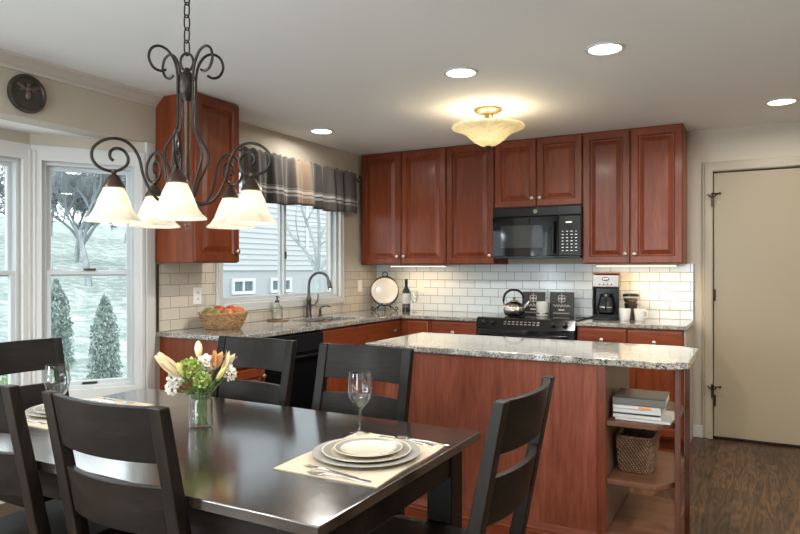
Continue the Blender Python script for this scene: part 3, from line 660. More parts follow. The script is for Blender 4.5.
MB().tube([(.05, -.03, .82)]+hp+[(.75, -.03, .82)], .014, 10).build('oven_handle', M['blackm'], rg)
MB().box(.006, RW-.006, -.03, 0, .07, .29).build('storage_drawer', M['blackm'], rg, bevel=.006)

# microwave
mw = thing('microwave', 'black over-the-range microwave under the short wall cabinet', 'microwave', (-1.984, 5.245, 1.425))
WW, HH = .752, .425
MB().box(0, WW, .03, .405, 0.012, HH).box(.01, WW-.01, .0, .40, 0, .02).build('body', M['blackm'], mw, bevel=.003)
MB().box(.0, WW, 0, .032, HH-.075, HH).build('vent_grille', M['blackm'], mw, bevel=.006)
md = MB().box(.0, .565, -.004, .032, .016, HH-.078).build('door', M['blackg'], mw, bevel=.006)
MB().box(.075, .44, -.0065, -.003, .085, HH-.15).build('door_window', M['grayg'], md, bevel=.002)
MB().tube([(.535, -.002, .05), (.535, -.042, .06), (.535, -.046, .17), (.535, -.042, .29), (.535, -.002, .30)], .011, 10).build('door_handle', M['blackm'], md)
pn = MB().box(.568, WW, -.004, .032, .016, HH-.078).build('control_panel', M['blackm'], mw, bevel=.006)
m = MB()
for r_ in range(7):
    for c_ in range(4): m.cbox((.605+c_*.036, -.0052, .06+r_*.026), (.017 if (r_+c_) % 3 else .010, .002, .005))
m.cbox((.655, -.0052, .29), (.05, .002, .012)); m.build('key_marks', M['knob'], pn)
LM = Matrix.Translation((.375, -.002, HH-.036)) @ Matrix.Rotation(pi/2, 4, 'X')
lg = MB().lathe([(.017, 0), (.017, .002), (.0145, .0025), (.0145, 0)], 24, M=LM)
lg.tube([LM @ Vector(p) for p in smooth_path([(-.008, -.003, .002), (-.004, .006, .002), (0, .0, .002), (-.005, -.007, .002), (.003, -.008, .002), (.008, .002, .002), (.004, .007, .002)])], .0012, 5)
lg.build('round_logo', M['knob'], mw)
# ------------------------------------------------------------------ island
il = thing('kitchen_island', 'cherry kitchen island with open shelves at its right end', 'island', (-.60, 3.03, 0))
IX0 = -1.16; IY1 = .62
MB().box(IX0, -.022, .012, IY1, .0, .898).build('cabinet_body', M['cherryp'], il)
MB().box(IX0, -.036, -.002, .012, .10, .898).build('back_panel', M['cherryp'], il)
MB().box(-.034, .0, -.008, IY1, 0, .898).build('end_post', M['shelfin'], il, bevel=.002)
MB().box(-.037, .002, -.013, -.007, 0, .898).build('face_strip', M['cherry'], il, bevel=.003)
MB().prism([(-.002, 0), (-.024, 0), (-.024, .085), (-.018, .092), (-.018, .100), (-.010, .108), (-.006, .122), (-.002, .128)], IX0-.02, -.038, 'x').build('base_moulding', M['cherryx'], il)
def shelfpoly(): return [(.001, .0), (.215, .0), (.285, .10), (.285, .50), (.215, .60), (.001, .60)]
for z in (.625, .360): MB().prism(shelfpoly(), z, z+.023).build('shelf', M['shelf'], il, bevel=.003)
MB().prism(shelfpoly(), .0, .14).build('shelf_plinth', M['shelf'], il, bevel=.003)
for x, y in ((.293, .085), (.293, .545)):
    MB().box(x-.012, x+.012, y-.016, y+.016, 0, .898).build('corner_post', M['cherryd'], il, bevel=.003)
for k, (z) in enumerate((.45, .60, .75)): pass
tp = [(-1.878, 3.010), (-.345, 3.002), (-.257, 3.055), (-.257, 3.61), (-.345, 3.69), (-1.878, 3.700)]
worktop(MB().prism(tp, .899, .931), 'island_worktop', 'speckled granite island worktop with clipped right corners')
# support legs under the seating overhang stay inside the base
MB().box(IX0-.09, IX0, .012, IY1, 0, .898).build('cabinet_end', M['cherryp'], il)

# ------------------------------------------------------------------ dining furniture
T0, T1, U0, U1 = -2.587, -.856, 1.176, 2.144
tb = thing('dining_table', 'dark espresso wooden dining table set for a meal', 'table', ((T0+T1)/2, (U0+U1)/2, 0))
hx, hy = (T1-T0)/2, (U1-U0)/2
def tabletop_mat():
    m = wood('worn table top', (.009, .0065, .005), (.015, .0105, .008), (.027, .019, .014), .2, .8, 'x', 1.0, .6, .25, .8); N = m.node_tree.nodes; L = m.node_tree.links; B = N['Principled BSDF']
    t = N.new('ShaderNodeTexNoise'); t.inputs['Scale'].default_value = 6; t.inputs['Detail'].default_value = 9; tc = N.new('ShaderNodeTexCoord'); L.new(tc.outputs['Object'], t.inputs[0])
    r = N.new('ShaderNodeMapRange'); r.inputs['From Min'].default_value = .3; r.inputs['From Max'].default_value = .7; r.inputs['To Min'].default_value = .12; r.inputs['To Max'].default_value = .22; L.new(t.outputs[0], r.inputs[0]); L.new(r.outputs[0], B.inputs['Roughness']); B.inputs['Coat IOR'].default_value = 1.75; return m
M['ttop'] = tabletop_mat()
MB().box(-hx, hx, -hy, hy, .732, .762).build('tabletop', M['ttop'], tb, bevel=.004)
MB().cells([-hx+.06, -hx+.085, hx-.085, hx-.06], [-hy+.06, -hy+.085, hy-.085, hy-.06], lambda i, j: not (i == 1 and j == 1), .625, .7325).build('apron', M['espx'], tb, bevel=.002)
for sx in (-1, 1):
    for sy in (-1, 1):
        cx, cy = sx*(hx-.10), sy*(hy-.083)
        MB().box(cx-.047, cx+.047, cy-.047, cy+.047, 0, .7315).build('leg', M['esp'], tb, bevel=.004)
def chair_proto(label, loc, rotz):
    c = thing('dining_chair', label, 'chair', loc, rotz)
    X = .213
    def ypos(z): return -.200-.2*(z-.45) if z > .45 else -.200-.10*((.45-z)/.45)**1.3
    for s_ in (-1, 1):
        m = MB(); zs_ = [0, .15, .30, .45, .60, .80, 1.0]; v = []
        for z in zs_:
            y = ypos(z); a = .022; b = .022 if z < .5 else .022-.006*(z-.5)/.5
            v += [(s_*X-a, y-b, z), (s_*X+a, y-b, z), (s_*X+a, y+b, z), (s_*X-a, y+b, z)]
        fcs = [(3, 2, 1, 0)]+[(4*i+k, 4*i+(k+1) % 4, 4*i+4+(k+1) % 4, 4*i+4+k) for i in range(len(zs_)-1) for k in range(4)]+[tuple(4*(len(zs_)-1)+k for k in range(4))]
        m._add(v, fcs).build('back_post', M['esp'], c, bevel=.004)
        MB().box(s_*.205-.02, s_*.205+.02, .175, .215, 0, .4425).build('front_leg', M['esp'], c, bevel=.003)
        MB().box(s_*.205-.010, s_*.205+.010, -.20, .18, .17, .205).build('side_stretcher', M['esp'], c, bevel=.003)
    def slat(z0, z1):
        m = MB(); n = 14; v = []
        for i in range(n+1):
            x = -X+.018+(2*X-.036)*i/n; bow = -.034*(1-(2*i/n-1)**2)
            for (z, dy) in ((z0, .010), (z1, .010), (z1, -.011), (z0, -.011)): v.append((x, ypos(z)+bow+dy, z))
        f = [(3, 2, 1, 0)]+[(4*i+k, 4*i+(k+1) % 4, 4*i+4+(k+1) % 4, 4*i+4+k) for i in range(n) for k in range(4)]+[tuple(4*n+k for k in range(4))]
        m._add(v, f).build('back_slat', M['espx'], c, bevel=.003)
    slat(.852, .998); slat(.655, .790)
    m = MB(); sp = [(-.222, .225), (-.215, -.175), (-.19, -.195), (.19, -.195), (.215, -.175), (.222, .225), (.2, .24), (-.2, .24)]
    m.prism(sp, .443, .470).build('seat', M['espx'], c, bevel=.008, seg=3)
    MB().cells([-.205, -.185, .185, .205], [-.19, -.17, .185, .205], lambda i, j: not (i == 1 and j == 1), .375, .4435).build('seat_rail', M['esp'], c, bevel=.002)
    return c
ch = chair_proto('near-side dark wooden dining chair, middle foreground, back towards the viewer', (-1.490, 1.408, 0), 0)
dup(ch, (-2.105, 1.405, 0), 0, 'near-side dark dining chair at left foreground cut off by the photo edge')
dup(ch, (-1.500, 2.098, 0), pi, 'far-side dark dining chair behind the wine glass, nearest the island')
dup(ch, (-2.130, 2.112, 0), pi, 'far-side dark dining chair behind the flower vase, in front of the dishwasher')
dup(ch, (-.880, 1.785, 0), pi/2, 'dark dining chair at the right head of the table beside the plates')
dup(ch, (-2.705, 1.755, 0), -pi/2, 'dark dining chair at the far left head of the table by the bay window')

# ------------------------------------------------------------------ lamps
def downlight(label, x, y, k=1):
    r = thing('recessed_light', label, 'ceiling light', (x, y, ZC), 0, 'recessed ceiling lights')
    MB().lathe([(.098, 0), (.097, -.006), (.090, -.009), (.080, -.006), (.078, -.001)], 36, capb=False, capt=False).lathe([(.098, 0), (.078, -.001)], 36, capb=False, capt=False).build('trim_ring', M['trim'], r)
    MB().lathe([(.0785, -.0015), (.0785, -.004)], 36).build('lens', M['led'], r)
    light('downlight', 'AREA', (0, 0, -.012), DOWN*k, WARM2, .15, parent=r, spread=172)
    return r
DOWN = 22.0; WARM2 = (1, .95, .88)
for lb, x, y in [('recessed ceiling light above the island, left of the two over the near island edge', -1.455, 3.351), ('recessed ceiling light above the right end of the island', -.665, 3.333),
                 ('recessed ceiling light near the door at the right photo edge', .144, 4.951), ('recessed ceiling light close to the sink window valance', -3.05, 4.234)]: downlight(lb, x, y, .25 if x < -3 else (.32 if x > 0 else 1))
for x, y in ((-2.5, .3), (-.6, .3), (.9, 1.6), (1.2, -1.1), (1.5, 3.4), (-1.7, -1.2)): downlight('unseen recessed ceiling light added outside the view to brighten the room', x, y)  # extra downlights out of view, added for room brightness

# semi-flush light
sf = thing('semi_flush_ceiling_light', 'brass semi-flush ceiling light with wide alabaster bowl before the wall cabinets', 'ceiling light', (-1.624, 4.206, ZC))
MB().lathe([(.0, 0), (.098, 0), (.098, -.012), (.085, -.024), (.05, -.032), (0.0, -.034)], 32, capb=False, capt=False).build('canopy', M['brass'], sf)
for k in range(3):
    a = 2*pi*k/3+.4; MB().tube([(.03*cos(a), .03*sin(a), -.03), (.03*cos(a), .03*sin(a), -.105)], .007, 10).build('stem', M['brass'], sf)
MB().lathe([(.012, -.03), (.012, -.268)], 12).build('centre_rod', M['brass'], sf)
bp = [(r_, z_-.016) for r_, z_ in [(.250, -.108), (.247, -.117), (.225, -.125), (.19, -.137), (.155, -.158), (.12, -.188), (.09, -.215), (.055, -.235), (.013, -.240)]]
MB().lathe(bp+[(r_-.004 if r_ > .02 else .013, z_+.005) for r_, z_ in reversed(bp)], 48, capb=False, capt=False).build('glass_bowl', M['bowl'], sf, smooth=60)
MB().lathe([(.0, -.293), (.012, -.288), (.020, -.272), (.024, -.264), (.02, -.256), (.0, -.254)], 18, capb=False, capt=False).build('finial', M['bronze'], sf)
for k in range(2):
    b = MB().sphere((.06*(1 if k else -1), 0, -.155), .018, 12, 8).build('bulb', M['bulb'], sf)
    light('bulb_light', 'POINT', (.06*(1 if k else -1), 0, -.155), 7, (1, .82, .54), .03, parent=sf)

# chandelier
cx, cy = -1.697, 1.578
cd = thing('chandelier', 'dark bronze scrolled chandelier with five alabaster bell shades over the table', 'chandelier', (cx, cy, 0))
MB().lathe([(.0, ZC), (.062, ZC), (.062, ZC-.012), (.05, ZC-.03), (.012, ZC-.036), (.0, ZC-.036)], 24, capb=False, capt=False).build('canopy', M['iron'], cd)
z = 2.062; k = 0
while z < ZC-.05:
    hgt = .052; w_ = .0115; pts = []
    for i in range(16):
        a = 2*pi*i/16; u = w_*cos(a); v_ = hgt/2*(abs(sin(a))**.6)*(1 if sin(a) > 0 else -1)
        pts.append((u, 0, z+hgt/2+v_) if k % 2 else (0, u, z+hgt/2+v_))
    MB().tube(pts, .0026, 6, closed=True).build('chain_link', M['iron'], cd); z += hgt-.009; k += 1
lp = [(.022*cos(2*pi*i/20)*cos(.5), .022*cos(2*pi*i/20)*sin(.5), 2.040+.030*sin(2*pi*i/20)) for i in range(20)]
MB().tube(lp, .0045, 8, closed=True).build('hanging_loop', M['iron'], cd)
MB().lathe([(.0, 2.022), (.006, 2.02), (.010, 2.008), (.022, 1.998), (.027, 1.99), (.027, 1.935), (.022, 1.928), (.012, 1.905), (.0, 1.90)], 20, capb=False, capt=False).build('upper_hub', M['iron'], cd)
MB().lathe([(.011, 1.56), (.011, 1.91)], 14).build('centre_stem', M['bronze'], cd)
MB().lathe([(.0, 1.605), (.012, 1.60), (.016, 1.585), (.030, 1.578), (.034, 1.565), (.030, 1.55), (.018, 1.54), (.012, 1.525), (.0, 1.52)], 20, capb=False, capt=False).build('lower_hub', M['iron'], cd)
for z_, r_ in ((1.508, .012), (1.487, .009), (1.472, .006)): MB().sphere((0, 0, z_), r_, 10, 7).build('crystal_drop', M['glass'], cd)
def polar(pts, az): return [(r_*cos(az), r_*sin(az), z_) for r_, z_ in pts]
curl = [(.080, 2.016), (.105, 2.008), (.135, 2.020), (.152, 2.055), (.140, 2.090), (.108, 2.104), (.070, 2.090), (.042, 2.050), (.031, 2.00), (.030, 1.95), (.030, 1.88), (.032, 1.82), (.052, 1.775), (.072, 1.735), (.070, 1.70), (.048, 1.65), (.030, 1.60), (.026, 1.57)]
for a in (-31, 29, 149, 211): MB().tube([Vector(p) for p in smooth_path(polar([(.030+(r_-.030)*.76 if z_ > 1.9 else r_, 1.93+(z_-1.93)*.86 if z_ > 1.93 else z_) for r_, z_ in curl], R(28.85+a)), 5)], .0046, 8).build('scroll_rod', M['iron'], cd)
armp = [(.026, 1.567), (.06, 1.558), (.105, 1.566), (.138, 1.60), (.155, 1.65), (.168, 1.71), (.195, 1.755), (.235, 1.778), (.285, 1.772), (.325, 1.740), (.332, 1.70), (.312, 1.668), (.278, 1.653), (.245, 1.655), (.215, 1.675), (.207, 1.705), (.222, 1.733), (.248, 1.742), (.268, 1.728), (.270, 1.705), (.258, 1.692)]
shp = [(.031, 1.597), (.034, 1.590), (.043, 1.571), (.051, 1.549), (.061, 1.524), (.073, 1.506), (.0865, 1.495), (.088, 1.489)]
for i in range(5):
    az = R(-50+72*i); ax, ay = .228*cos(az), .228*sin(az)
    MB().tube([Vector(p) for p in smooth_path(polar([(.228+(q-.257)*.86 if q > .2 or w > 1.64 else q*.86, 1.653+(w-1.653)*.84 if w > 1.653 else w) for q, w in armp], az), 5)], .0050, 8).build('arm', M['iron'], cd)
    hd = MB().lathe([(.0, 1.660), (.009, 1.658), (.010, 1.648), (.006, 1.643), (.016, 1.636), (.024, 1.622), (.034, 1.606), (.036, 1.600), (.030, 1.598), (.0, 1.599)], 18, (ax, ay, 0), capb=False, capt=False).build('shade_holder', M['bronze'], cd)
    MB().lathe(shp+[(r_-.003, z_+.001) for r_, z_ in reversed(shp)], 32, (ax, ay, 0), capb=False, capt=False).build('glass_shade', M['shade'], cd, smooth=60)
    bb = MB().lathe([(.0, 1.600), (.012, 1.599), (.012, 1.575), (.022, 1.55), (.026, 1.53), (.020, 1.508), (.0, 1.502)], 14, (ax, ay, 0), capb=False, capt=False).build('bulb', M['bulb'], hd)
    light('bulb_light', 'POINT', (ax, ay, 1.515), 2.6, WARM, .022, parent=cd)

# under-cabinet light bars
for lb, x0, x1, pw in [('slim lit light bar under the corner wall cabinets above the plate', -3.10, -2.52, 1.3), ('slim lit light bar under the right wall cabinets above the coffee maker', -1.16, -.54, 2.0)]:
    u = thing('under_cabinet_light', lb, 'light', ((x0+x1)/2, 5.45, UZ0))
    MB().box(-(x1-x0)/2, (x1-x0)/2, -.03, .03, -.016, -.0005).build('housing', M['trim'], u, bevel=.003)
    MB().box(-(x1-x0)/2+.01, (x1-x0)/2-.01, -.022, .022, -.019, -.015).build('diffuser', M['strip'], u)
    light('bar_light', 'AREA', (0, 0, -.022), pw, (1, .60, .24), x1-x0-.03, .04, parent=u)

# ------------------------------------------------------------------ window dressing, wall pieces
rd = thing('curtain_rod', 'black wrought curtain rod with a scroll finial above the sink window', 'curtain rod', (XL+.075, 0, 2.205))
MB().tube([(0, 3.36, 0), (0, 5.13, 0)], .007, 10).build('rod', M['iron'], rd)
MB().tube([Vector(p) for p in smooth_path([(0, 5.125, 0), (0, 5.155, -.012), (0, 5.185, -.035), (0, 5.215, -.045), (0, 5.238, -.025), (0, 5.235, .005), (0, 5.215, .008), (0, 5.208, -.008)])], .0065, 8).build('scroll_finial', M['iron'], rd)
for y_ in (3.40, 5.10): MB().tube([(-.0745, y_, 0), (-.0, y_, 0)], .006, 8).lathe([(.018, 0), (.018, .004)], 14, M=Matrix.Translation((-.0745, y_, 0)) @ Matrix.Rotation(pi/2, 4, 'Y')).build('bracket', M['iron'], rd)
def valance_mat():
    m, N, L, B = newmat('plaid valance cloth')
    tc = N.new('ShaderNodeTexCoord'); sp = N.new('ShaderNodeSeparateXYZ'); L.new(tc.outputs['Object'], sp.inputs[0])
    def ramp(inp, lo, hi, stops, interp='CONSTANT'):
        mr = N.new('ShaderNodeMapRange'); mr.inputs['From Min'].default_value = lo; mr.inputs['From Max'].default_value = hi; L.new(inp, mr.inputs[0])
        r = N.new('ShaderNodeValToRGB'); r.color_ramp.interpolation = interp; L.new(mr.outputs[0], r.inputs[0]); e = r.color_ramp.elements
        e[0].position, e[0].color = stops[0][0], (*stops[0][1], 1); e[1].position, e[1].color = stops[1][0], (*stops[1][1], 1)
        for p_, c_ in stops[2:]: k_ = e.new(p_); k_.color = (*c_, 1)
        return r
    b0 = (.062, .052, .046); tan = (.16, .11, .067); dk = (.028, .024, .021)
    vert = ramp(sp.outputs['Y'], 0, 1.58, [(0, b0), (.18, dk), (.22, b0), (.40, tan), (.455, dk), (.475, tan), (.53, b0), (.60, dk), (.63, tan), (.66, b0), (.80, dk), (.83, b0)])
    hz = ramp(sp.outputs['Z'], -.36, .03, [(0, (0, 0, 0)), (.19, (.5, .5, .5)), (.235, (0, 0, 0)), (.27, (.75, .75, .75)), (.325, (0, 0, 0)), (.345, (.4, .4, .4)), (.36, (0, 0, 0))])
    mx = N.new('ShaderNodeMix'); mx.data_type = 'RGBA'; L.new(hz.outputs[0], mx.inputs[0]); L.new(vert.outputs[0], mx.inputs[6]); mx.inputs[7].default_value = (.42, .41, .39, 1)
    L.new(mx.outputs[2], B.inputs['Base Color']); B.inputs['Roughness'].default_value = .85; B.inputs['Sheen Weight'].default_value = .2
    return m
m = MB(); ny, nz = 190, 14; v = []; L_ = 1.58
rr_ = random.Random(4); ph = [rr_.uniform(0, 6.28) for _ in range(6)]
for i in range(ny+1):
    y_ = L_*i/ny
    for j in range(nz+1):
        t = j/nz; z_ = .028-t*.385+.010*sin(y_*9+1)*t
        fold = (.75*sin(y_*34+2.2*sin(y_*4.3+ph[0]))+.3*sin(y_*71+ph[1])+.35*sin(y_*15+ph[2]))
        amp = .018 if t < .12 else .016+.021*t
        v.append((.012+.010*(t > .0)+amp*fold*(1 if t > .04 else .6)+.016*t, y_+.004*sin(y_*60)*t, z_+(.006*sin(y_*80+ph[3]) if j == 0 else 0)))
m._add(v, [(i*(nz+1)+j, (i+1)*(nz+1)+j, (i+1)*(nz+1)+j+1, i*(nz+1)+j+1) for i in range(ny) for j in range(nz)])
va = m.build('valance', valance_mat(), None, (XL+.083, 3.54, 2.205), smooth=180)
so = va.modifiers.new('thick', 'SOLIDIFY'); so.thickness = .003
tag(va, 'gathered grey and tan plaid valance hanging over the sink window', 'curtain')

pq = thing('wall_plaque', 'round dark bronze wall plaque with a bee relief on the header above the bay window', 'wall decoration', (XL, 2.046, 2.262), pi/2)
PM = Matrix.Rotation(pi/2, 4, 'X')
MB().lathe([(.100, 0), (.102, .018), (.098, .026), (.086, .026), (.080, .018), (.0, .018)], 48, M=PM, capb=True, capt=False).build('disc', M['plaque'], pq)
bee = MB().sphere((0, -.022, -.010), .020, 12, 8, sc=(.8, .5, 1.35)).sphere((0, -.024, .022), .016, 12, 8, sc=(1, .6, .9)).sphere((0, -.024, .041), .010, 10, 6)
for s_ in (-1, 1):
    for an, ln in ((22, .058), (-14, .040)):
        bee.sphere((0, 0, 0), ln/2, 10, 6, M=Matrix.Translation((s_*.010, -.021, .022)) @ Matrix.Rotation(-R(an)*s_, 4, 'Y') @ Matrix.Translation((s_*ln/2, 0, 0)), sc=(1, .12, .34))
    bee.tube([(s_*.004, -.026, .048), (s_*.012, -.024, .060)], .0018, 5)
bee.build('bee_relief', M['plaqueb'], pq)
def outlet(label, Mx, kind='outlet'):
    o = bpy.data.objects.new('wall_outlet' if kind == 'outlet' else 'wall_switch', None); C.objects.link(o); o.matrix_world = Mx; tag(o, label, 'outlet' if kind == 'outlet' else 'switch')
    MB().box(-.036, .036, -.006, 0, -.058, .058).build('cover_plate', M['cupw'], o, bevel=.003)
    if kind == 'outlet':
        for z_ in (-.021, .021):
            so_ = MB().lathe([(.016, 0), (.016, .002)], 18, M=Matrix.Translation((0, -.0055, z_)) @ PM).build('socket', M['cupw'], o)
            MB().box(-.007, -.004, -.0085, -.007, z_-.004, z_+.006).build('slot', M['black'], so_); MB().box(.004, .007, -.0085, -.007, z_-.004, z_+.006).build('slot', M['black'], so_)
    else: MB().box(-.011, .011, -.011, -.005, -.026, .026).build('rocker', M['cupw'], o, bevel=.002)
LWM = lambda y_, z_: Matrix.Translation((XL+TH, y_, z_)) @ Matrix.Rotation(pi/2, 4, 'Z')
outlet('white wall outlet on the cream tile above the fruit basket', LWM(3.237, 1.149))
outlet('white light switch on the cream tile between sink window and corner', LWM(5.328, 1.172), 'switch')
outlet('white wall switch on the back tile right of the wine bottle', Matrix.Translation((-2.88, YB-TH, 1.158)), 'switch')

# ------------------------------------------------------------------ on the table
TZ = .762
def placemat(label, loc, rotz=0):
    m = MB(); hx_, hy_ = .172, .235; n = 24; rnd = random.Random(int(loc[0]*-100)); v = []
    for i in range(n+1):
        for j in range(n+1):
            x = -hx_+2*hx_*i/n; y = -hy_+2*hy_*j/n
            e = .003*sin(y*18) if i in (0, n) else 0
            v.append((x+e, y, .0035 if 0 < i < n and 0 < j < n else .0028))
    k = len(v); v += [(x, y, 0) for x, y, _ in v]
    f = []
    for i in range(n):
        for j in range(n):
            a = i*(n+1)+j; b = a+n+1; f += [(a, b, b+1, a+1), (k+a, k+a+1, k+b+1, k+b)]
    ring = [i*(n+1) for i in range(n+1)]+[n*(n+1)+j for j in range(1, n+1)]+[i*(n+1)+n for i in range(n-1, -1, -1)]+[j for j in range(n-1, 0, -1)]
    for q in range(len(ring)): a, b = ring[q], ring[(q+1) % len(ring)]; f.append((a, b, k+b, k+a))
    return tag(m._add(v, f).build('placemat', M['linen'], None, loc, rotz=rotz), label, 'placemat', 'linen placemats')
PMZ = TZ+.0038
placemat('beige linen placemat at the right end of the table under the plates', (-1.050, 1.690, TZ+.0003), R(1))
placemat('beige linen placemat at the far left end of the table by the bay window', (-2.395, 1.655, TZ+.0003))
def plate(name, label, loc, r, prof, mat, bandmat=None, group=None):
    o = thing(name, label, 'plate', loc, 0, group)
    MB().lathe([(q*r, h) for q, h in prof], 56, capb=False, capt=False).build('plate_body', mat, o, smooth=50)
    if bandmat:
        a, b = bandmat[0]
        m = MB(); top = lambda q: [p for p in prof]
        def hh(q):
            pts = [p for p in prof][:bandmat[2]]
            for (q0, h0), (q1, h1) in zip(pts, pts[1:]):
                if min(q0, q1) <= q <= max(q0, q1): return h0+(h1-h0)*(q-q0)/(q1-q0+1e-9)
            return pts[-1][1]
        m.lathe([(a*r, hh(a)+.0004), (b*r, hh(b)+.0004), (b*r, hh(b)-.0003), (a*r, hh(a)-.0003), (a*r, hh(a)+.0004)], 56, capb=False, capt=False).build('rim_band', bandmat[1], o)
    return o
def pp(h): return [(0, h*.30), (.60, h*.30), (.66, h*.42), (.72, h*.62), (.97, h*.97), (1.0, h), (.995, h*.86), (.70, h*.42), (.62, 0), (0, 0)]
px_, py_ = -1.045, 1.685
plate('charger_plate', 'large grey pewter charger plate at the bottom of the right place setting', (px_, py_, PMZ), .165, pp(.016), M['pewter'])
plate('dinner_plate', 'cream dinner plate with silver rim bands lying on the pewter charger', (px_, py_, PMZ+.0055), .137, pp(.017), M['cream'], ((.80, .96), M['band'], 6))
plate('salad_plate', 'small cream plate with silver rim on top of the right place setting', (px_+.004, py_+.004, PMZ+.0115), .105, pp(.017), M['cream'], ((.82, .96), M['band'], 6))
qx, qy = -2.405, 1.640
plate('charger_plate', 'large grey pewter charger plate at the far left place setting', (qx, qy, PMZ), .165, pp(.016), M['pewter'])
plate('dinner_plate', 'cream dinner plate with silver rim at the far left place setting, on a charger', (qx, qy, PMZ+.0055), .137, pp(.017), M['cream'], ((.80, .96), M['band'], 6))
plate('salad_plate', 'small cream plate topping the stack at the far left place setting', (qx, qy, PMZ+.0115), .105, pp(.017), M['cream'], ((.82, .96), M['band'], 6))
def stem_glass(label, loc, h=.215, sc=1.0, cat='wine glass'):
    o = thing('wine_glass', label, cat, loc)
    b = [(.0, .088), (.010, .092), (.024, .108), (.033, .128), (.0365, .150), (.0355, .180), (.0325, .215)]
    MB().lathe([(r*sc, z*h/.215) for r, z in b]+[(max(0, r-.0012)*sc, (z+.001 if z < .2 else z)*h/.215) for r, z in reversed(b)], 32, capb=False, capt=False).build('bowl', M['glass'], o, smooth=60)
    st = [(.0, .0), (.034, .0), (.0345, .0015), (.02, .004), (.007, .008), (.0040, .02), (.0036, .06), (.005, .08), (.010, .0905), (.0, .0915)]
    MB().lathe([(r*sc, z*h/.215) for r, z in st], 28, capb=False, capt=False).build('stem', M['glass'], o, smooth=60)
    return o
stem_glass('empty wine glass beside the plates at the right end of the table', (-1.205, 1.900, TZ+.0006), .215, 1.2)
stem_glass('empty wine glass standing at the left end of the table before the bay window', (-2.285, 1.497, TZ+.0006), .215, 1.2)
# cutlery
def cutlery(kind, label, loc, rotz, group=None):
    o = thing(kind, label, kind, loc, rotz, group)
    def strip(pts, name):
        m = MB(); v = []; n = len(pts)
        for y, w, z in pts: v += [(-w, y, z), (w, y, z), (w*.8, y, z+.0022), (-w*.8, y, z+.0022)]
        f = [(3, 2, 1, 0)]+[(4*i+k, 4*i+(k+1) % 4, 4*i+4+(k+1) % 4, 4*i+4+k) for i in range(n-1) for k in range(4)]+[tuple(4*(n-1)+k for k in range(4))]
        m._add(v, f).build(name, M['silver'], o, smooth=50)
    strip([(-.098, .004, .0), (-.09, .0085, .0), (-.06, .007, .001), (-.02, .0035, .004), (.03, .0028, .005), (.045, .004, .004)], 'handle')
    if kind == 'fork':
        strip([(.044, .004, .004), (.055, .0105, .001), (.068, .0115, 0)], 'fork_head')
        for k in range(4):
            x = -.0095+.0063*k; MB().tube([(x, .066, .0012), (x, .085, .0006), (x, .102, .004)], [.0017, .0015, .0008], 6).build('tine', M['silver'], o)
    elif kind == 'knife': strip([(.044, .004, .004), (.055, .0085, .0005), (.085, .0095, 0), (.112, .007, 0), (.124, .002, 0)], 'blade')
    else:
        MB().lathe([(0, .0), (.010, .0006), (.017, .004), (.019, .007), (.0175, .0072), (.010, .003), (0, .0022)], 18, M=Matrix.Translation((0, .072, 0)) @ Matrix.Diagonal((1, 1.5, 1, 1)), capb=False, capt=False).build('spoon_bowl', M['silver'], o)
    return o
cutlery('fork', 'silver fork left of the plates, its tines nearest the mat corner', (-1.045, 1.497, PMZ+.0005), R(82), 'forks at the right setting')
cutlery('fork', 'silver fork nearest the table end at the right place setting', (-1.000, 1.472, PMZ+.0005), R(93), 'forks at the right setting')
cutlery('knife', 'silver knife lying beyond the plates, farthest from the viewer', (-1.00, 1.885, PMZ+.0005), R(86))
cutlery('spoon', 'silver spoon tip showing past the plates near the mat end', (-.965, 1.905, PMZ+.0005), R(94))
cutlery('fork', 'silver fork at the far left setting on the bay window placemat', (-2.42, 1.862, PMZ+.0005), R(-92))
cutlery('knife', 'silver knife at the far left setting on the bay window placemat', (-2.40, 1.452, PMZ+.0005), R(-90))

# vase of flowers
VX, VY = -1.770, 1.712
vs = thing('vase', 'clear glass jar vase of flowers near the table middle', 'vase', (VX, VY, TZ+.0005))
vp = [(.0, .0), (.038, .0), (.042, .006), (.042, .020), (.041, .095), (.037, .103), (.037, .108), (.040, .112), (.040, .132)]
MB().lathe(vp+[(max(0, r-.0025), max(.004, z)) for r, z in reversed(vp)], 32, capb=False, capt=False).build('jar', M['glass'], vs, smooth=60)
for z_ in (.116, .124): MB().lathe([(.0400, z_-.002), (.0412, z_), (.0400, z_+.002), (.0394, z_), (.0400, z_-.002)], 32, capb=False, capt=False).build('thread_ring', M['glass'], vs)
MB().lathe([(.0, .0045), (.0385, .0045), (.0385, .085), (.0, .085)], 28, capb=False, capt=False).build('water', M['water'], vs)
def petal(m, base, d, ln, w, curl=.25, roll=0.0, n=7):
    d = Vector(d).normalized(); side = d.cross(Vector((0, 0, 1))); side = side.normalized() if side.length > .05 else Vector((1, 0, 0))
    side.rotate(Matrix.Rotation(roll, 3, d)); nor = side.cross(d).normalized(); v = []
    for i in range(n+1):
        t = i/n; ww = w*sin(pi*min(1, t*.92+.06))**.8; c = Vector(base)+d*ln*t-nor*curl*ln*t*t
        v += [c-side*ww+nor*ww*.35, c, c+side*ww+nor*ww*.35]
    f = []
    for i in range(n): a = 3*i; f += [(a, a+1, a+4, a+3), (a+1, a+2, a+5, a+4)]
    m._add([tuple(q) for q in v], f)
def flower(kind, label, head, foot, mat, build, cat='flower', group=None, mid=None):
    r = thing(kind, label, cat, (VX, VY, TZ), 0, group)
    hd = Vector(head); ft = Vector(foot); md = Vector(mid) if mid else Vector((hd.x*.32, hd.y*.32, .115))
    MB().tube([Vector(p) for p in smooth_path([ft, md, hd], 7)], .0028, 7).build('stem', M['stem'], r)
    m = MB(); build(m, hd, (hd-md).normalized()); o = m.build('blossom', mat, r, smooth=60)
    return r, (hd-md).normalized(), o
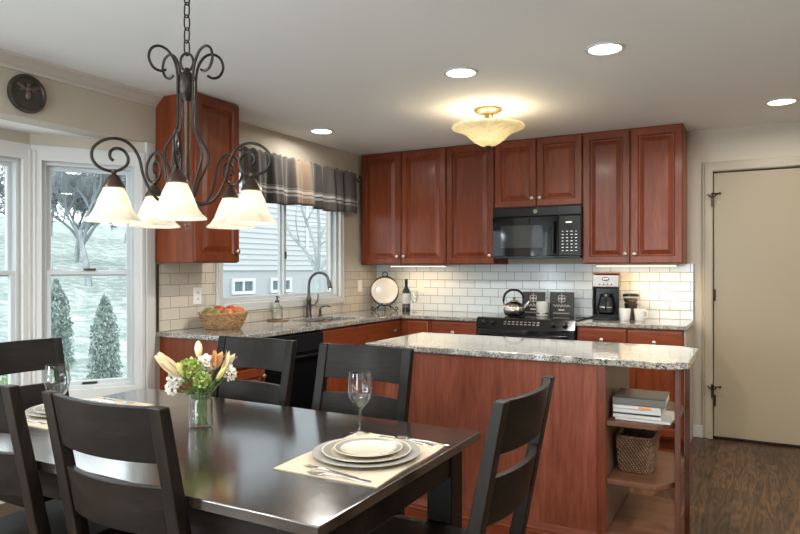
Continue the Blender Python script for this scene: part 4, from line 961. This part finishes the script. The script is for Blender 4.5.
def lily_bud(ln, w):
    def b(m, h, d):
        q = d.to_track_quat('Z', 'Y').to_matrix().to_4x4(); Mx = Matrix.Translation(h) @ q
        m.lathe([(.0, -.004), (w*.5, .0), (w*.85, ln*.25), (w, ln*.5), (w*.8, ln*.75), (w*.4, ln*.93), (.0, ln)], 12, M=Mx, capb=False, capt=False, ribs=(6, .16))
    return b
def open_lily(ln, w, spread=.55, n=6, curl=.3):
    def b(m, h, d):
        o1 = d.orthogonal().normalized(); o2 = d.cross(o1)
        for k in range(n):
            a = 2*pi*k/n; dd = d*cos(spread)+(o1*cos(a)+o2*sin(a))*sin(spread); petal(m, h, dd, ln, w, curl, roll=a)
    return b
def cluster(rad, n, s, squash=.85):
    def b(m, h, d):
        rnd = random.Random(n)
        for i in range(n):
            t = math.acos(1-2*(i+.5)/n); a = i*2.39996; u = Vector((sin(t)*cos(a), sin(t)*sin(a), cos(t)*squash)); c = h+u*rad*rnd.uniform(.75, 1.05)
            for k in range(4):
                dd = (u+Vector((rnd.gauss(0, .7), rnd.gauss(0, .7), rnd.gauss(0, .7)))).normalized(); petal(m, c, dd, s, s*.45, .2, rnd.uniform(0, 6), 3)
    return b
RX, RY = .8758, .4827          # direction across the view, to lay the bouquet out as seen from the table side
def F(a, dep, z):
    if z > .1: a, z = a*1.15, .1+(z-.1)*1.12
    return (a*RX-dep*.4827, a*RY+dep*.8758, z)
flower('lily', 'long half-open pale pink lily reaching out far left of the bouquet', F(-.050, -.025, .175), F(.02, 0, .012), M['lilyp'], open_lily(.125, .018, .14, 6, .04), mid=F(.012, -.01, .112))
flower('lily_bud', 'closed green-yellow lily bud leaning left under the pale pink lily', F(-.04, -.045, .185), F(.015, .01, .012), M['budg'], lily_bud(.055, .011))
flower('lily_bud', 'upright pale yellow lily bud at the top of the bouquet', F(-.012, .02, .236), F(-.01, .0, .012), M['lily'], lily_bud(.060, .013))
flower('lily', 'orange half-open lily at right of the bouquet', F(.040, .00, .196), F(-.015, -.01, .012), M['orange'], open_lily(.072, .015, .24, 6, .12))
flower('lily', 'cream half-open lily reaching far right of the bouquet', F(.060, .01, .185), F(-.02, .01, .012), M['lily'], open_lily(.085, .014, .20, 6, .08))
flower('lily_bud', 'slender green lily bud slanting right below the cream lily', F(.055, -.02, .165), F(-.02, -.005, .012), M['budg'], lily_bud(.065, .010))
flower('hydrangea', 'round lime green hydrangea head at left centre of the bouquet', F(-.026, -.03, .205), F(.01, -.015, .012), M['lime'], cluster(.034, 70, .014))
flower('hydrangea', 'smaller lime green hydrangea head low at right centre of the bouquet', F(.016, -.045, .172), F(.0, -.02, .012), M['lime'], cluster(.026, 50, .012))
flower('carnation', 'cream white ruffled flower above the centre of the bouquet', F(.014, .01, .215), F(.005, .015, .012), M['wpetal'], cluster(.026, 44, .016))
flower('stock_flower', 'white blossom spray hanging at the left edge of the bouquet', F(-.078, -.01, .165), F(.02, .012, .012), M['wpetal'], cluster(.022, 30, .013, 1.3))
flower('stock_flower', 'white blossom spray lowest at the left edge of the bouquet', F(-.085, -.02, .140), F(.025, 0, .012), M['wpetal'], cluster(.016, 20, .012, 1.3))
flower('stock_flower', 'white blossom spray at the right edge of the bouquet', F(.088, .01, .185), F(-.022, -.01, .012), M['wpetal'], cluster(.018, 24, .013, 1.2))
lf = thing('greenery_sprig', 'leafy green sprigs filling the neck of the flower vase', 'leaves', (VX, VY, TZ))
rn = random.Random(9)
for k in range(12):
    a = rn.uniform(0, 2*pi); rr_ = rn.uniform(.02, .06); z_ = rn.uniform(.125, .185); m = MB()
    ps = smooth_path([(.012*cos(a), .012*sin(a), .05), (.018*cos(a), .018*sin(a), .105), (rr_*.8*cos(a), rr_*.8*sin(a), z_-.02)], 4)
    m.tube([Vector(p) for p in ps], .0016, 5); petal(m, ps[-1], (cos(a), sin(a), .9), .05, .011, .35, rn.uniform(-.5, .5)); petal(m, ps[-3], (cos(a+.9), sin(a+.9), .6), .035, .008, .3)
    m.build('leaf', M['leaf'], lf, smooth=60)

# ------------------------------------------------------------------ on the sink counter
def woven(m, loop, z0, z1, rows, r, amp, nst=36, ns=8):
    """coiled weave: each row wobbles in and out of the upright stakes"""
    N_ = nst*2
    for j in range(rows):
        t = j/(rows-1); z = z0+(z1-z0)*t; pts = []
        for i in range(N_):
            u = i/N_; p, nrm = loop(u, t); s_ = amp*(1 if (i//1+j) % 2 else -1)
            pts.append((p[0]+nrm[0]*s_, p[1]+nrm[1]*s_, z))
        m.tube(pts, r, ns, closed=True)
    for i in range(nst):
        q = []
        for j in range(6):
            t = j/5; p, nrm = loop((i+.25)/nst, t); q.append((p[0], p[1], z0+(z1-z0)*t))
        m.tube(q, r*.9, 5)
def oval(a0, b0, a1, b1):
    def f(u, t):
        k = t**.7; a = a0+(a1-a0)*k; b = b0+(b1-b0)*k; an = 2*pi*u; return (a*cos(an), b*sin(an)), (cos(an), sin(an))
    return f
bk = thing('fruit_basket', 'oval woven wicker basket of apples on the sink counter', 'basket', (-3.165, 3.262, CZ1+.001), R(29))
m = MB(); lo = oval(.110, .078, .154, .112); woven(m, lo, .008, .098, 8, .0072, .0052, 17, 6)
m.prism([(lo(i/24, 0)[0][0]*.98, lo(i/24, 0)[0][1]*.98) for i in range(24)], .0, .008); m.build('weave', M['wicker'], bk)
m = MB(); 
for o_ in (0, pi):
    m.tube([((.156+.005*sin(i*1.0472+o_))*cos(2*pi*i/72), (.114+.005*sin(i*1.0472+o_))*sin(2*pi*i/72), .106+.005*cos(i*1.0472+o_)) for i in range(72)], .0068, 7, closed=True)
m.build('braided_rim', M['wicker'], bk)
def fruit(kind, label, loc, r, mat, pear=False):
    o = thing(kind, label, kind, loc, random.uniform(0, 6))
    p = [(.0, -.80), (.35, -.92), (.75, -.70), (1.0, -.1), (.95, .40), (.62, .80), (.30, .88), (.10, .76), (.0, .66)] if not pear else [(.0, -.92), (.4, -.98), (.85, -.7), (1.0, -.2), (.85, .3), (.55, .75), (.40, 1.1), (.22, 1.28), (.0, 1.30)]
    sp = smooth_path([(a*r, 0, b*r) for a, b in p], 3)
    MB().lathe([(max(0, q.x), q.z) for q in sp], 20, capb=False, capt=False).build('flesh', mat, o)
    MB().tube([(0, 0, r*(1.25 if pear else .62)), (r*.06, 0, r*(1.4 if pear else .85)), (r*.16, 0, r*(1.55 if pear else 1.02))], r*.045, 6).build('stem', M['bark'], o)
bx, by = -3.165, 3.262
def onb(a, dep, z): return (bx+a*RX*.95-dep*.4827, by+a*RY+dep*.8758, CZ1+z)
fruit('pear', 'green pear at the left end of the fruit basket', onb(-.095, -.005, .108), .042, M['greenf'])
fruit('apple', 'dark red apple second from left in the fruit basket', onb(-.040, .045, .118), .043, M['red'])
fruit('apple', 'yellow-green apple low in front of the red ones in the fruit basket', onb(-.030, -.050, .104), .038, M['greenf'])
fruit('apple', 'red apple right of the basket middle, topmost of the fruit', onb(.050, .040, .120), .043, M['red'])
fruit('apple', 'orange-red apple at the right end of the fruit basket', onb(.105, .0, .115), .043, M['peach'])
fruit('apple', 'orange-red apple low in front, right of the basket middle', onb(.050, -.055, .104), .038, M['peach'])
# buried support layer of fruit shows between the top ones
fruit('apple', 'shadowed red apple low in the middle of the fruit basket', onb(.008, -.004, .058), .040, M['red'])
ty = thing('coaster_tray', 'small round wooden tray under the glass soap bottle by the window', 'tray', (-3.285, 3.985, CZ1+.0005))
MB().lathe([(.0, 0), (.078, 0), (.084, .004), (.085, .010), (.080, .010), (.076, .006), (.0, .006)], 36, capb=False, capt=False).build('tray_body', M['wicker'], ty)
sb = thing('soap_bottle', 'clear glass soap bottle with pump on the small tray by the sink', 'bottle', (-3.288, 3.975, CZ1+.007))
gp_ = [(.0, 0), (.040, .0), (.045, .006), (.045, .075), (.040, .098), (.022, .118), (.016, .126), (.016, .140)]
MB().lathe(gp_+[(max(0, r-.003), max(.005, z)) for r, z in reversed(gp_)], 28, capb=False, capt=False).build('bottle_body', M['glass'], sb, smooth=60)
MB().lathe([(.0, .006), (.0405, .006), (.0405, .062), (.0, .062)], 24, capb=False, capt=False).build('soap', M['water'], sb)
MB().lathe([(.018, .136), (.018, .152), (.008, .156), (.006, .175), (.012, .178), (.012, .188), (.0, .19)], 18, capb=True, capt=False).tube([(0, 0, .183), (.03, -.02, .185), (.042, -.028, .176)], .0045, 8).build('pump', M['dsteel'], sb)

# ------------------------------------------------------------------ corner: plate on stand, wine, glass
fa = R(-35)                        # turned from the corner towards the room
ps = thing('plate_stand', 'black scrolled wrought-iron stand holding the white plate', 'stand', (-3.155, 5.415, CZ1), R(28))
st = MB()
ring = [(.148*cos(2*pi*i/48), .055+.052*(.16+.148*sin(2*pi*i/48)-.16)/.16, .195+.165*sin(2*pi*i/48)) for i in range(48)]
def leanY(z): return .030+(z-.03)*.28
MB().tube([(.134*cos(2*pi*i/48), leanY(.19+.142*sin(2*pi*i/48))+.012, .19+.142*sin(2*pi*i/48)) for i in range(48)], .0048, 8, closed=True).build('ring', M['iron'], ps)
MB().tube([Vector(p) for p in smooth_path([(-.016, leanY(.33)+.012, .330), (-.026, leanY(.35)+.012, .352), (-.010, leanY(.37)+.012, .372), (.010, leanY(.37)+.012, .372), (.026, leanY(.35)+.012, .352), (.016, leanY(.33)+.012, .330)])], .0042, 7).build('top_loop', M['iron'], ps)
for s_ in (-1, 1):
    MB().tube([Vector(p) for p in smooth_path([(s_*.02, .045, .070), (s_*.05, .0, .045), (s_*.065, -.055, .022), (s_*.055, -.072, .045), (s_*.043, -.055, .062), (s_*.05, -.042, .05)])], .0048, 7).build('front_foot', M['iron'], ps)
    MB().tube([Vector(p) for p in smooth_path([(0, .045, .052), (s_*.045, .04, .05), (s_*.085, .035, .022), (s_*.112, .03, .0052), (s_*.128, .03, .022), (s_*.115, .03, .036), (s_*.104, .03, .026)])], .0052, 7).build('scroll_foot', M['iron'], ps)
MB().tube([Vector(p) for p in smooth_path([(0, .045, .05), (0, .10, .045), (0, .16, .0045)])], .0045, 7).build('back_leg', M['iron'], ps)
dp = thing('display_plate', 'round white plate propped upright on the black iron stand', 'plate', (-3.155, 5.415, CZ1), R(28))
DM = Matrix.Translation((0, .0195, .201)) @ Matrix.Rotation(R(90-15.6), 4, 'X') @ Matrix.Translation((0, 0, -.042))
MB().lathe([(q*.134, h) for q, h in pp(.018)], 48, M=DM, capb=False, capt=False).build('plate_body', M['white'], dp, smooth=50)
MB().lathe([(.131, .0165), (.135, .018), (.131, .0195), (.129, .018), (.131, .0165)], 48, M=DM, capb=False, capt=False).build('rim_line', M['dsteel'], dp)
wb = thing('wine_bottle', 'dark wine bottle with a white label standing in the counter corner', 'bottle', (-2.870, 5.330, CZ1+.0005))
MB().lathe([(.0, .004), (.03, .0), (.0375, .004), (.0375, .185), (.034, .205), (.020, .228), (.0145, .245), (.0140, .262)], 28, capb=False, capt=False).build('glass_body', M['winegl'], wb)
MB().lathe([(.0150, .255), (.0150, .300), (.0165, .302), (.0165, .310), (.015, .312), (.0, .312)], 20, capb=False, capt=False).build('capsule', M['black'], wb)
lb = MB().lathe([(.0380, .080), (.0380, .178)], 28, capb=False, capt=False).build('label', M['white'], wb)
MB().lathe([(.0384, .044), (.0384, .082)], 28, capb=False, capt=False).build('lower_label_band', M['dcover'], wb)
lm = MB()
for k in range(5): lm.box(-.012, .012, -.0390, -.0370, .095+.009*k, .0965+.009*k)
lm.build('label_print', M['dcover'], lb).rotation_euler = (0, 0, R(28))
stem_glass('empty wine glass standing right of the wine bottle in the corner', (-2.790, 5.335, CZ1+.0005), .205, 1.05)
# ------------------------------------------------------------------ on the range
kt = thing('kettle', 'ribbed stainless kettle with black arched handle on the range', 'kettle', (-1.800, 5.270, .9415), R(20))
kp = smooth_path([(.060, 0, .0), (.078, 0, .006), (.092, 0, .035), (.090, 0, .065), (.070, 0, .098), (.040, 0, .118), (.030, 0, .121)], 4)
MB().lathe([(q.x, q.z) for q in kp], 70, ribs=(14, -.07)).build('kettle_body', M['kettle'], kt)
MB().lathe([(.034, .119), (.030, .127), (.012, .131), (.006, .134), (.010, .142), (.012, .149), (.007, .155), (.0, .156)], 20, capt=False).build('lid', M['brass'], kt)
MB().tube([Vector(p) for p in smooth_path([(-.080, 0, .085), (-.088, 0, .125), (-.075, 0, .18), (-.035, 0, .212), (.02, 0, .215), (.062, 0, .19), (.080, 0, .15), (.076, 0, .105)])], [.006]*6+[.0105]*30+[.006]*7, 10).build('handle', M['black'], kt)
MB().tube([(.075, 0, .06), (.10, 0, .082), (.120, 0, .112), (.128, 0, .122)], [.020, .017, .012, .011], 12).build('spout', M['steel'], kt)
def chalk(label, x0, x1, z1, seed):
    w_ = x1-x0; o = thing('chalkboard_sign', label, 'sign', ((x0+x1)/2, 5.455, .9405)); o.rotation_euler = (R(-5), 0, 0)
    MB().box(-w_/2, w_/2, 0, .016, 0, z1).build('board', M['slate'], o, bevel=.002)
    def orn(): return MB()
    m = MB(); zc = z1*.72; r_ = w_*.13
    for k in range(4):
        a = pi/4+k*pi/2; c_ = (r_*.75*cos(a), -.0015, zc+r_*.75*sin(a))
        m.tube([(c_[0]+r_*.5*cos(t*2*pi/12), c_[1], c_[2]+r_*.5*sin(t*2*pi/12)) for t in range(12)], .0022, 5, closed=True)
    m.tube([(0, -.0015, zc-r_*1.6), (0, -.0015, zc+r_*1.8)], .0022, 5); m.tube([(-r_*1.3, -.0015, zc), (r_*1.3, -.0015, zc)], .0022, 5)
    m.build('scroll_ornament', M['chalk'], o)
    m = MB(); z_ = z1*.42
    m.tube([(w_*.36*(i/30-.5)*2, -.0015, z_+.014*sin(i*1.25)*(1-abs(i/15-1)*.5)) for i in range(31)], .0026, 5); m.build('flourish', M['chalk'], o)
    for zz, ww in ((.24, .12), (.10, .34)):
        m = MB(); m.tube([(w_*ww*(i/24-.5)*2, -.0015, z1*zz+.0075*sin(i*2.1+seed)) for i in range(25)], .0022, 5); m.build('script_line', M['chalk'], o)
chalk('black square sign with white ornament behind the kettle and white jar', -1.795, -1.592, .198, 1)
chalk('black square sign with white ornament at the right back of the range', -1.549, -1.345, .200, 2)
cj = thing('white_jar', 'white frosted jar standing in front of the left black sign', 'jar', (-1.575, 5.335, .9415))
MB().lathe([(.0, 0), (.046, 0), (.049, .004), (.049, .118), (.046, .120), (.045, .112), (.0, .110)], 30, capb=False, capt=False).build('jar_body', M['wax'], cj)
MB().lathe([(.0495, .018), (.0497, .024), (.0495, .030)], 30, capb=False, capt=False).build('silver_band', M['silver'], cj)

# ------------------------------------------------------------------ right counter
cm = thing('coffee_maker', 'black and stainless drip coffee maker on the right counter', 'coffee maker', (-1.065, 5.400, CZ1+.0005), R(8))
MB().box(-.10, .10, -.13, .10, 0, .045).box(-.10, .10, .0, .10, .04, .30).box(-.10, -.088, -.12, .02, .04, .27).box(.088, .10, -.12, .02, .04, .27).build('body', M['blackm'], cm, bevel=.008)
hd = MB().prism([(-.13, .262), (-.115, .36), (.10, .365), (.10, .25), (-.10, .25)], -.102, .102, 'x').build('brew_head', M['steelb'], cm, bevel=.006)
MB().box(-.105, .105, -.118, .105, .3655, .377).build('lid', M['copper'], cm, bevel=.005)
FM = lambda x, z: Matrix.Translation((x, -.130+(z-.262)*.153-.001, z)) @ Matrix.Rotation(R(90-9), 4, 'X')
MB().lathe([(.026, 0), (.026, .003), (.022, .004), (.0, .004)], 24, M=FM(0, .325) @ Matrix.Diagonal((1.1, .62, 1, 1)), capt=False).build('oval_badge', M['dsteel'], hd)
bdg = MB()
for k in range(3): bdg.cbox((-.012+.012*k, 0, .0045), (.007, .008, .0016), FM(0, .325))
bdg.build('badge_letters', M['steel'], hd)
for k in range(4): MB().lathe([(.006, 0), (.0055, .003)], 10, M=FM(-.045+.03*k, .283)).build('button', M['black'], hd)
cf = MB().lathe([(.050, .048), (.066, .060), (.070, .100), (.060, .150), (.048, .180)], 28, (0, -.05, 0), capb=True, capt=False).build('carafe', M['grayg'], cm)
MB().lathe([(.046, .178), (.050, .186), (.044, .205), (.0, .208)], 24, (0, -.05, 0), capb=False, capt=False).build('carafe_lid', M['black'], cf)
MB().tube([(0, -.098, .178), (0, -.135, .172), (0, -.142, .12), (0, -.116, .082)], .008, 8).build('carafe_handle', M['black'], cf)
MB().lathe([(.0705, .095), (.0712, .1), (.0705, .105)], 28, (0, -.05, 0), capb=False, capt=False).build('carafe_band', M['steel'], cf)
cd2 = MB().tube([Vector(p) for p in smooth_path([(-1.10, 5.50, CZ1+.02), (-1.16, 5.46, CZ1+.006), (-1.20, 5.38, CZ1+.005), (-1.235, 5.30, .9455), (-1.27, 5.24, .9445)])], .004, 7).build('power_cord', M['black'])
tag(cd2, 'black power cord trailing from the coffee maker onto the range top', 'cord')
gr = thing('coffee_grinder', 'dark coffee grinder with clear bean hopper right of the coffee maker', 'grinder', (-.888, 5.470, CZ1+.0005))
MB().lathe([(.0, 0), (.055, 0), (.058, .006), (.052, .03), (.048, .11), (.052, .118), (.052, .128), (.0, .13)], 26, capb=False, capt=False).build('base', M['dsteel'], gr)
MB().lathe([(.042, .130), (.056, .150), (.060, .185)], 26, capb=False, capt=False).build('hopper', M['glass'], gr)
MB().lathe([(.0, .131), (.040, .131), (.053, .150), (.055, .166), (.0, .172)], 22, capb=False, capt=False).build('beans', M['beans'], gr)
MB().lathe([(.0625, .185), (.0625, .200), (.05, .207), (.0, .209)], 26, capt=False).build('lid', M['black'], gr)
def mug(label, x, y, rz):
    o = thing('coffee_cup', label, 'cup', (x, y, CZ1+.0005), rz, 'white coffee cups')
    c_ = [(.0, .003), (.034, .0), (.037, .003), (.047, .092)]
    MB().lathe(c_+[(.0445, .092), (.0345, .008), (.0, .007)], 28, capb=False, capt=False).build('cup_body', M['cupw'], o, smooth=50)
    MB().tube([Vector(p) for p in smooth_path([(.040, 0, .075), (.062, 0, .078), (.070, 0, .05), (.058, 0, .028), (.038, 0, .026)])], .0048, 8).build('handle', M['cupw'], o)
mug('white coffee cup next to the coffee maker, left of the pair', -.912, 5.330, R(75)); mug('white coffee cup nearer the door, right of the pair', -.800, 5.350, R(-30))

# ------------------------------------------------------------------ island shelves
SZT = .648+.0005
z = SZT
bkx, bky = -.468, 3.205
def book(kind, label, dx, dy, w_, d_, h_, cov, rot, extra=None):
    global z
    o = thing(kind, label, 'book' if kind == 'book' else 'magazine', (bkx+dx, bky+dy, z), R(rot))
    t = .0016 if kind == 'magazine' else .003
    MB().box(-w_/2+.002, w_/2-.003, -d_/2+.003, d_/2-.003, t, h_-t).build('pages', M['paper'], o)
    MB().box(-w_/2, w_/2, -d_/2, d_/2, 0, t).box(-w_/2, w_/2, -d_/2, d_/2, h_-t, h_).box(-w_/2, w_/2, -d_/2, -d_/2+.0025, 0, h_).build('cover', cov, o)
    if extra: MB().box(*extra, -d_/2-.0006, -d_/2+.001, h_*.2, h_*.8).build('spine_print', M['ocover'], o)
    z += h_+.0003
book('magazine', 'wide pale magazine at the bottom of the stack on the island shelf', .022, -.01, .235, .25, .012, M['wcover'], -2)
book('magazine', 'pale magazine second from the bottom of the island shelf stack', -.008, -.015, .205, .235, .015, M['wcover'], 1)
book('magazine', 'dark-spined magazine third from the bottom of the island shelf stack', -.010, -.012, .20, .235, .007, M['dcover'], 0)
book('magazine', 'light grey magazine under the orange-printed one on the island shelf', -.008, -.014, .205, .235, .017, M['wcover'], 1)
book('magazine', 'pale magazine with orange spine print in the island shelf stack', -.006, -.012, .205, .235, .016, M['wcover'], -1, (.01, .065))
book('book', 'thick grey-covered book on top of the island shelf stack', -.002, -.008, .225, .240, .034, M['gcover'], 2)
bw = thing('storage_basket', 'brown woven rectangular basket on the lower island shelf', 'basket', (-.502, 3.292, .3835))
def rrect(hx0, hy0, hx1, hy1, rc):
    def f(u, t):
        a = hx0+(hx1-hx0)*t; b = hy0+(hy1-hy0)*t; an = 2*pi*u+pi/4; c_, s_ = cos(an), sin(an); p = 7
        k = (abs(c_)**p+abs(s_)**p)**(-1/p); x, y = c_*k, s_*k
        nx_, ny_ = (x**(p-1) if x > 0 else -abs(x)**(p-1)), (y**(p-1) if y > 0 else -abs(y)**(p-1)); l = math.hypot(nx_, ny_)
        return (a*x, b*y), (nx_/l, ny_/l)
    return f
m = MB(); lo = rrect(.070, .115, .082, .130, .02); woven(m, lo, .006, .160, 19, .0046, .0042, 40, 6)
m.prism([(lo(i/40, 0)[0][0]*.97, lo(i/40, 0)[0][1]*.97) for i in range(40)], .0005, .006); m.build('weave', M['twill'], bw)
m = MB(); m.tube([(*lo(i/60, 1)[0], .166) for i in range(60)], .0065, 8, closed=True); m.build('rim', M['wickerd'], bw)
